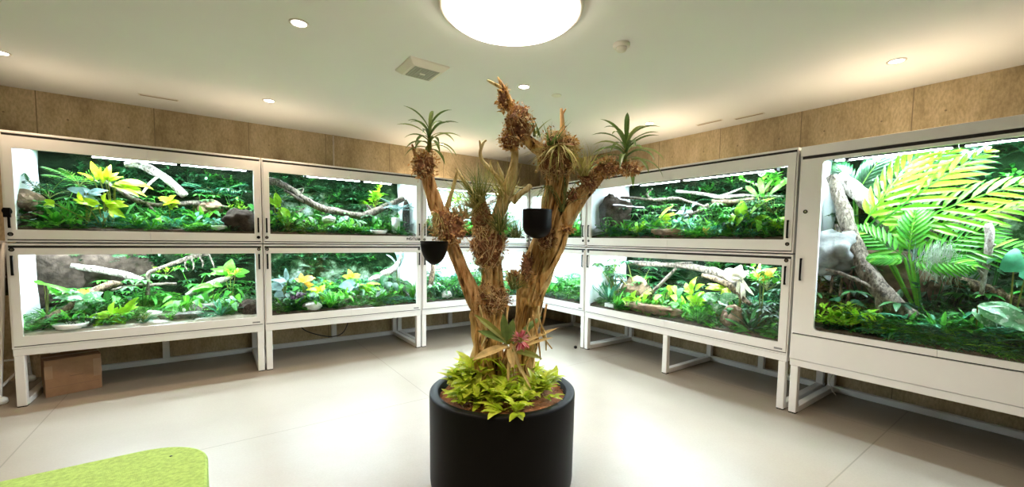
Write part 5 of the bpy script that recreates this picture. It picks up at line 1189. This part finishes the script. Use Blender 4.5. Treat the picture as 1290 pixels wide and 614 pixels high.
# ground cover in the planter
k = 0
for ring, cnt, s0 in ((.28, 16, .13), (.18, 10, .15)):
    for i in range(cnt):
        a = 2*PI*(i+.5*(ring < .25))/cnt + R.uniform(-.12, .12); rr = ring+R.uniform(-.03, .03); s = s0*R.uniform(.9, 1.25)
        if ring < .25 and math.sin(a-.93) > .2: s *= 1.3
        pa = g_bush(s, random.Random(300+k), n=40, lf=.62, wd=.5, flat=.95); k += 1
        p = PC+Vector((rr*math.cos(a), rr*math.sin(a), RZ-.045+.03*(1-(rr/.396)**2)))
        root = empty('lime_groundcover', p); tag(root, 'lime green leafy plant around the driftwood foot in the black planter', 'plant', 'lime leafy plants in the black planter')
        pa[0][1].build('foliage', 'planter_lime', root); pa[1][1].build('stem', 'leaf_olive', root)

# ------------------------------------------------------------------ things on the floor
t = empty('cardboard_box', (-5.300, .388, 0), .285); tag(t, 'closed brown cardboard box on the floor under the outer terrarium', 'box')
bw, bd, bh = .37, .32, .345
b = MB(); b.box(-bw/2, bw/2, -bd/2, bd/2, 0, bh-.004); b.build('carton', 'cardboard', t, bevel=.004)
b = MB(); b.box(-bw/2, bw/2, -bd/2, -.0015, bh-.004, bh); b.build('top_flap', 'cardboard', t); b = MB(); b.box(-bw/2, bw/2, .0015, bd/2, bh-.004, bh); b.build('top_flap', 'cardboard', t)
b = MB(); b.box(-bw/2-.0015, bw/2+.0015, -.025, .025, bh, bh+.0012); b.build('tape', 'brown_tape', t)
b = MB(); b.box(bw/2-.055, bw/2+.0012, -bd/2-.0014, -bd/2, .13, .30); b.build('tape', 'brown_tape', t)
b = MB(); b.box(-bw/2-.001, -bw/2+.05, -bd/2-.0014, -bd/2, .17, .29); b.build('tape', 'brown_tape', t)
b = MB(); b.box(-.03, .06, -bd/2-.0010, -bd/2, .168, .174); b.build('printed_line', 'box_print', t)
b = MB(); b.box(-bw/2+.02, bw/2-.02, -bd/2-.0008, -bd/2, .085, .0875); b.build('crease', 'box_print', t)
# stepladder at the end of the row
t = empty('stepladder', (-5.95, .45, 0)); tag(t, 'white folding stepladder with round feet at the outer end of the terrarium row', 'stepladder')
top = 1.42
for sx in (-.22, .235):
    b = MB(); tube(b, [(sx, -.24, .03), (sx*.9, .02, .75), (sx*.8, .24, top)], [.017]*3, 10, 3); b.build('front_leg', 'white_powder_coat', t, smooth=True)
    b = MB(); tube(b, [(sx+.01, .50, .03), (sx*.95, .40, .75), (sx*.8, .26, top)], [.015]*3, 10, 3); b.build('rear_leg', 'white_powder_coat', t, smooth=True)
    b = MB(); tube(b, [(sx, -.16, .14), (sx, .15, .17), (sx+.005, .48, .20)], [.011]*3, 8, 3); b.build('brace', 'white_powder_coat', t, smooth=True)
    for yy in (-.24, .48):
        b = MB(); lathe(b, [(.045, 0), (.055, .012), (.05, .045), (.03, .062), (.0001, .066)], 20, sx, yy); b.build('foot', 'white_ceramic', t, smooth=True)
for z in (.45, .78, 1.10):
    y = -.24+(z-.03)/(top-.03)*.48; b = MB(); b.box(-.2, .2, y-.01, y+.13, z-.012, z+.012); b.build('tread', 'white_powder_coat', t, bevel=.004)
b = MB(); b.box(-.19, .19, .17, .36, top-.01, top+.02); b.build('top_cap', 'white_powder_coat', t, bevel=.006)
b = MB(); tube(b, [(-.22, .47, .24), (0, .47, .24), (.24, .47, .24)], [.010]*3, 8, 2); b.build('cross_bar', 'white_powder_coat', t, smooth=True)
# lime upholstered bench
t = empty('lime_ottoman', (-4.85, -3.15, 0)); tag(t, 'lime green felt covered ottoman with rounded corners in front of the terrariums', 'ottoman')
def rrect(hx, hy, r_, n=10):
    out = []
    for cx, cy, a0 in ((hx-r_, hy-r_, 0), (-hx+r_, hy-r_, PI/2), (-hx+r_, -hy+r_, PI), (hx-r_, -hy+r_, 3*PI/2)):
        out += [(cx+r_*math.cos(a0+PI/2*i/n), cy+r_*math.sin(a0+PI/2*i/n)) for i in range(n+1)]
    return out
def slab(prof):
    b = MB(); rings = [[(x, y, z) for x, y in rrect(.655-o_, .455-o_, .27-o_*.6)] for o_, z in prof]; n = len(rings[0])
    vs = [p for r_ in rings for p in r_]; fs = [tuple(range(n-1, -1, -1)), tuple((len(rings)-1)*n+i for i in range(n))]
    for k_ in range(len(rings)-1):
        for i in range(n): j = (i+1) % n; fs.append((k_*n+i, k_*n+j, (k_+1)*n+j, (k_+1)*n+i))
    b.add(vs, fs); return b
slab([(.006, .10), (.0, .115), (0, .435), (.003, .445), (.012, .45)]).build('upholstery', 'lime_felt', t)
slab([(.05, 0), (.05, .099)]).build('plinth', 'dark_gap', t)
b = MB(); lathe(b, [(.006, .4502), (.005, .452), (.0001, .4525)], 12, .51, .30); b.build('button', 'black_plastic', t)
b = MB(); b.box(-.42, .0, -.30, .30, 0, .008); o = b.build('floor_mat', 'tan_mat', None, (-5.40, -1.22, 0), bevel=.003); o.rotation_euler = (0, 0, .08); tag(o, 'pale tan flat mat lying on the floor beyond the lime ottoman', 'mat')
# cables and small bits
def cable(name, u, pts, r_, mat, label):
    q = [u.P(*p) for p in pts]; m = MB(); tube(m, [p-q[0] for p in q], [r_]*len(q), 8, 5); o = m.build(name, mat, None, q[0], smooth=True); return tag(o, label, 'cable')
cable('power_cable', U2L, [(.42, .5, .455), (.46, .5, .33), (.62, .5, .24), (.80, .5, .19), (.93, .5, .22), (1.0, .5, .34), (1.02, .5, .455)], .007, 'black_cable', 'black power cable drooping under the lower terrarium beside the box end one')
cable('drain_tube', BL, [(2.46, .45, .455), (2.42, .45, .36), (2.42, .45, .24), (2.47, .45, .14), (2.50, .5, .08)], .006, 'clear_tube', 'thin pale drain tube hanging behind the wide stand leg')
cable('drain_tube', BIG, [(.16, .5, .43), (.20, .5, .34), (.17, .5, .24), (.19, .5, .16), (.22, .52, .11)], .004, 'clear_tube', 'thin pale drain tube hanging under the tall terrarium')
b = MB(); lathe(b, [(.012, 0), (.022, .006), (.024, .022), (.016, .036), (.0001, .04)], 16); o = b.build('door_stop', 'black_plastic', None, (-.08, -1.23, 0), smooth=True); tag(o, 'tiny black rubber stop on the floor beside the narrow stand leg', 'stopper')
b = MB(); r = random.Random(4)
lump_mesh(b, (0, 0, 0), .03, .012, .03, .5, 3, 2, 2.5)
b.box(-.02, .02, -.012, .012, -.05, .03)
o = b.build('ratchet_lock', 'black_plastic', None, U1U.P(.034, -.034, 1.70)); tag(o, 'lumpy black lock clipped on the outer door handle of the box end upper terrarium', 'lock')

# ------------------------------------------------------------------ light and view
wd = bpy.data.worlds.new('world'); scene.world = wd; wd.use_nodes = True
wd.node_tree.nodes['Background'].inputs[0].default_value = (1, .95, .88, 1); wd.node_tree.nodes['Background'].inputs[1].default_value = .15
vs_ = scene.view_settings
vs_.view_transform = 'Standard'; vs_.look = 'None'; vs_.exposure = 1.35; vs_.gamma = 1; vs_.use_curve_mapping = False
cy = scene.cycles
cy.max_bounces = 8; cy.diffuse_bounces = 3; cy.glossy_bounces = 3; cy.transmission_bounces = 4; cy.transparent_max_bounces = 12
cy.sample_clamp_indirect = 6; cy.use_denoising = True; cy.caustics_reflective = False; cy.caustics_refractive = False
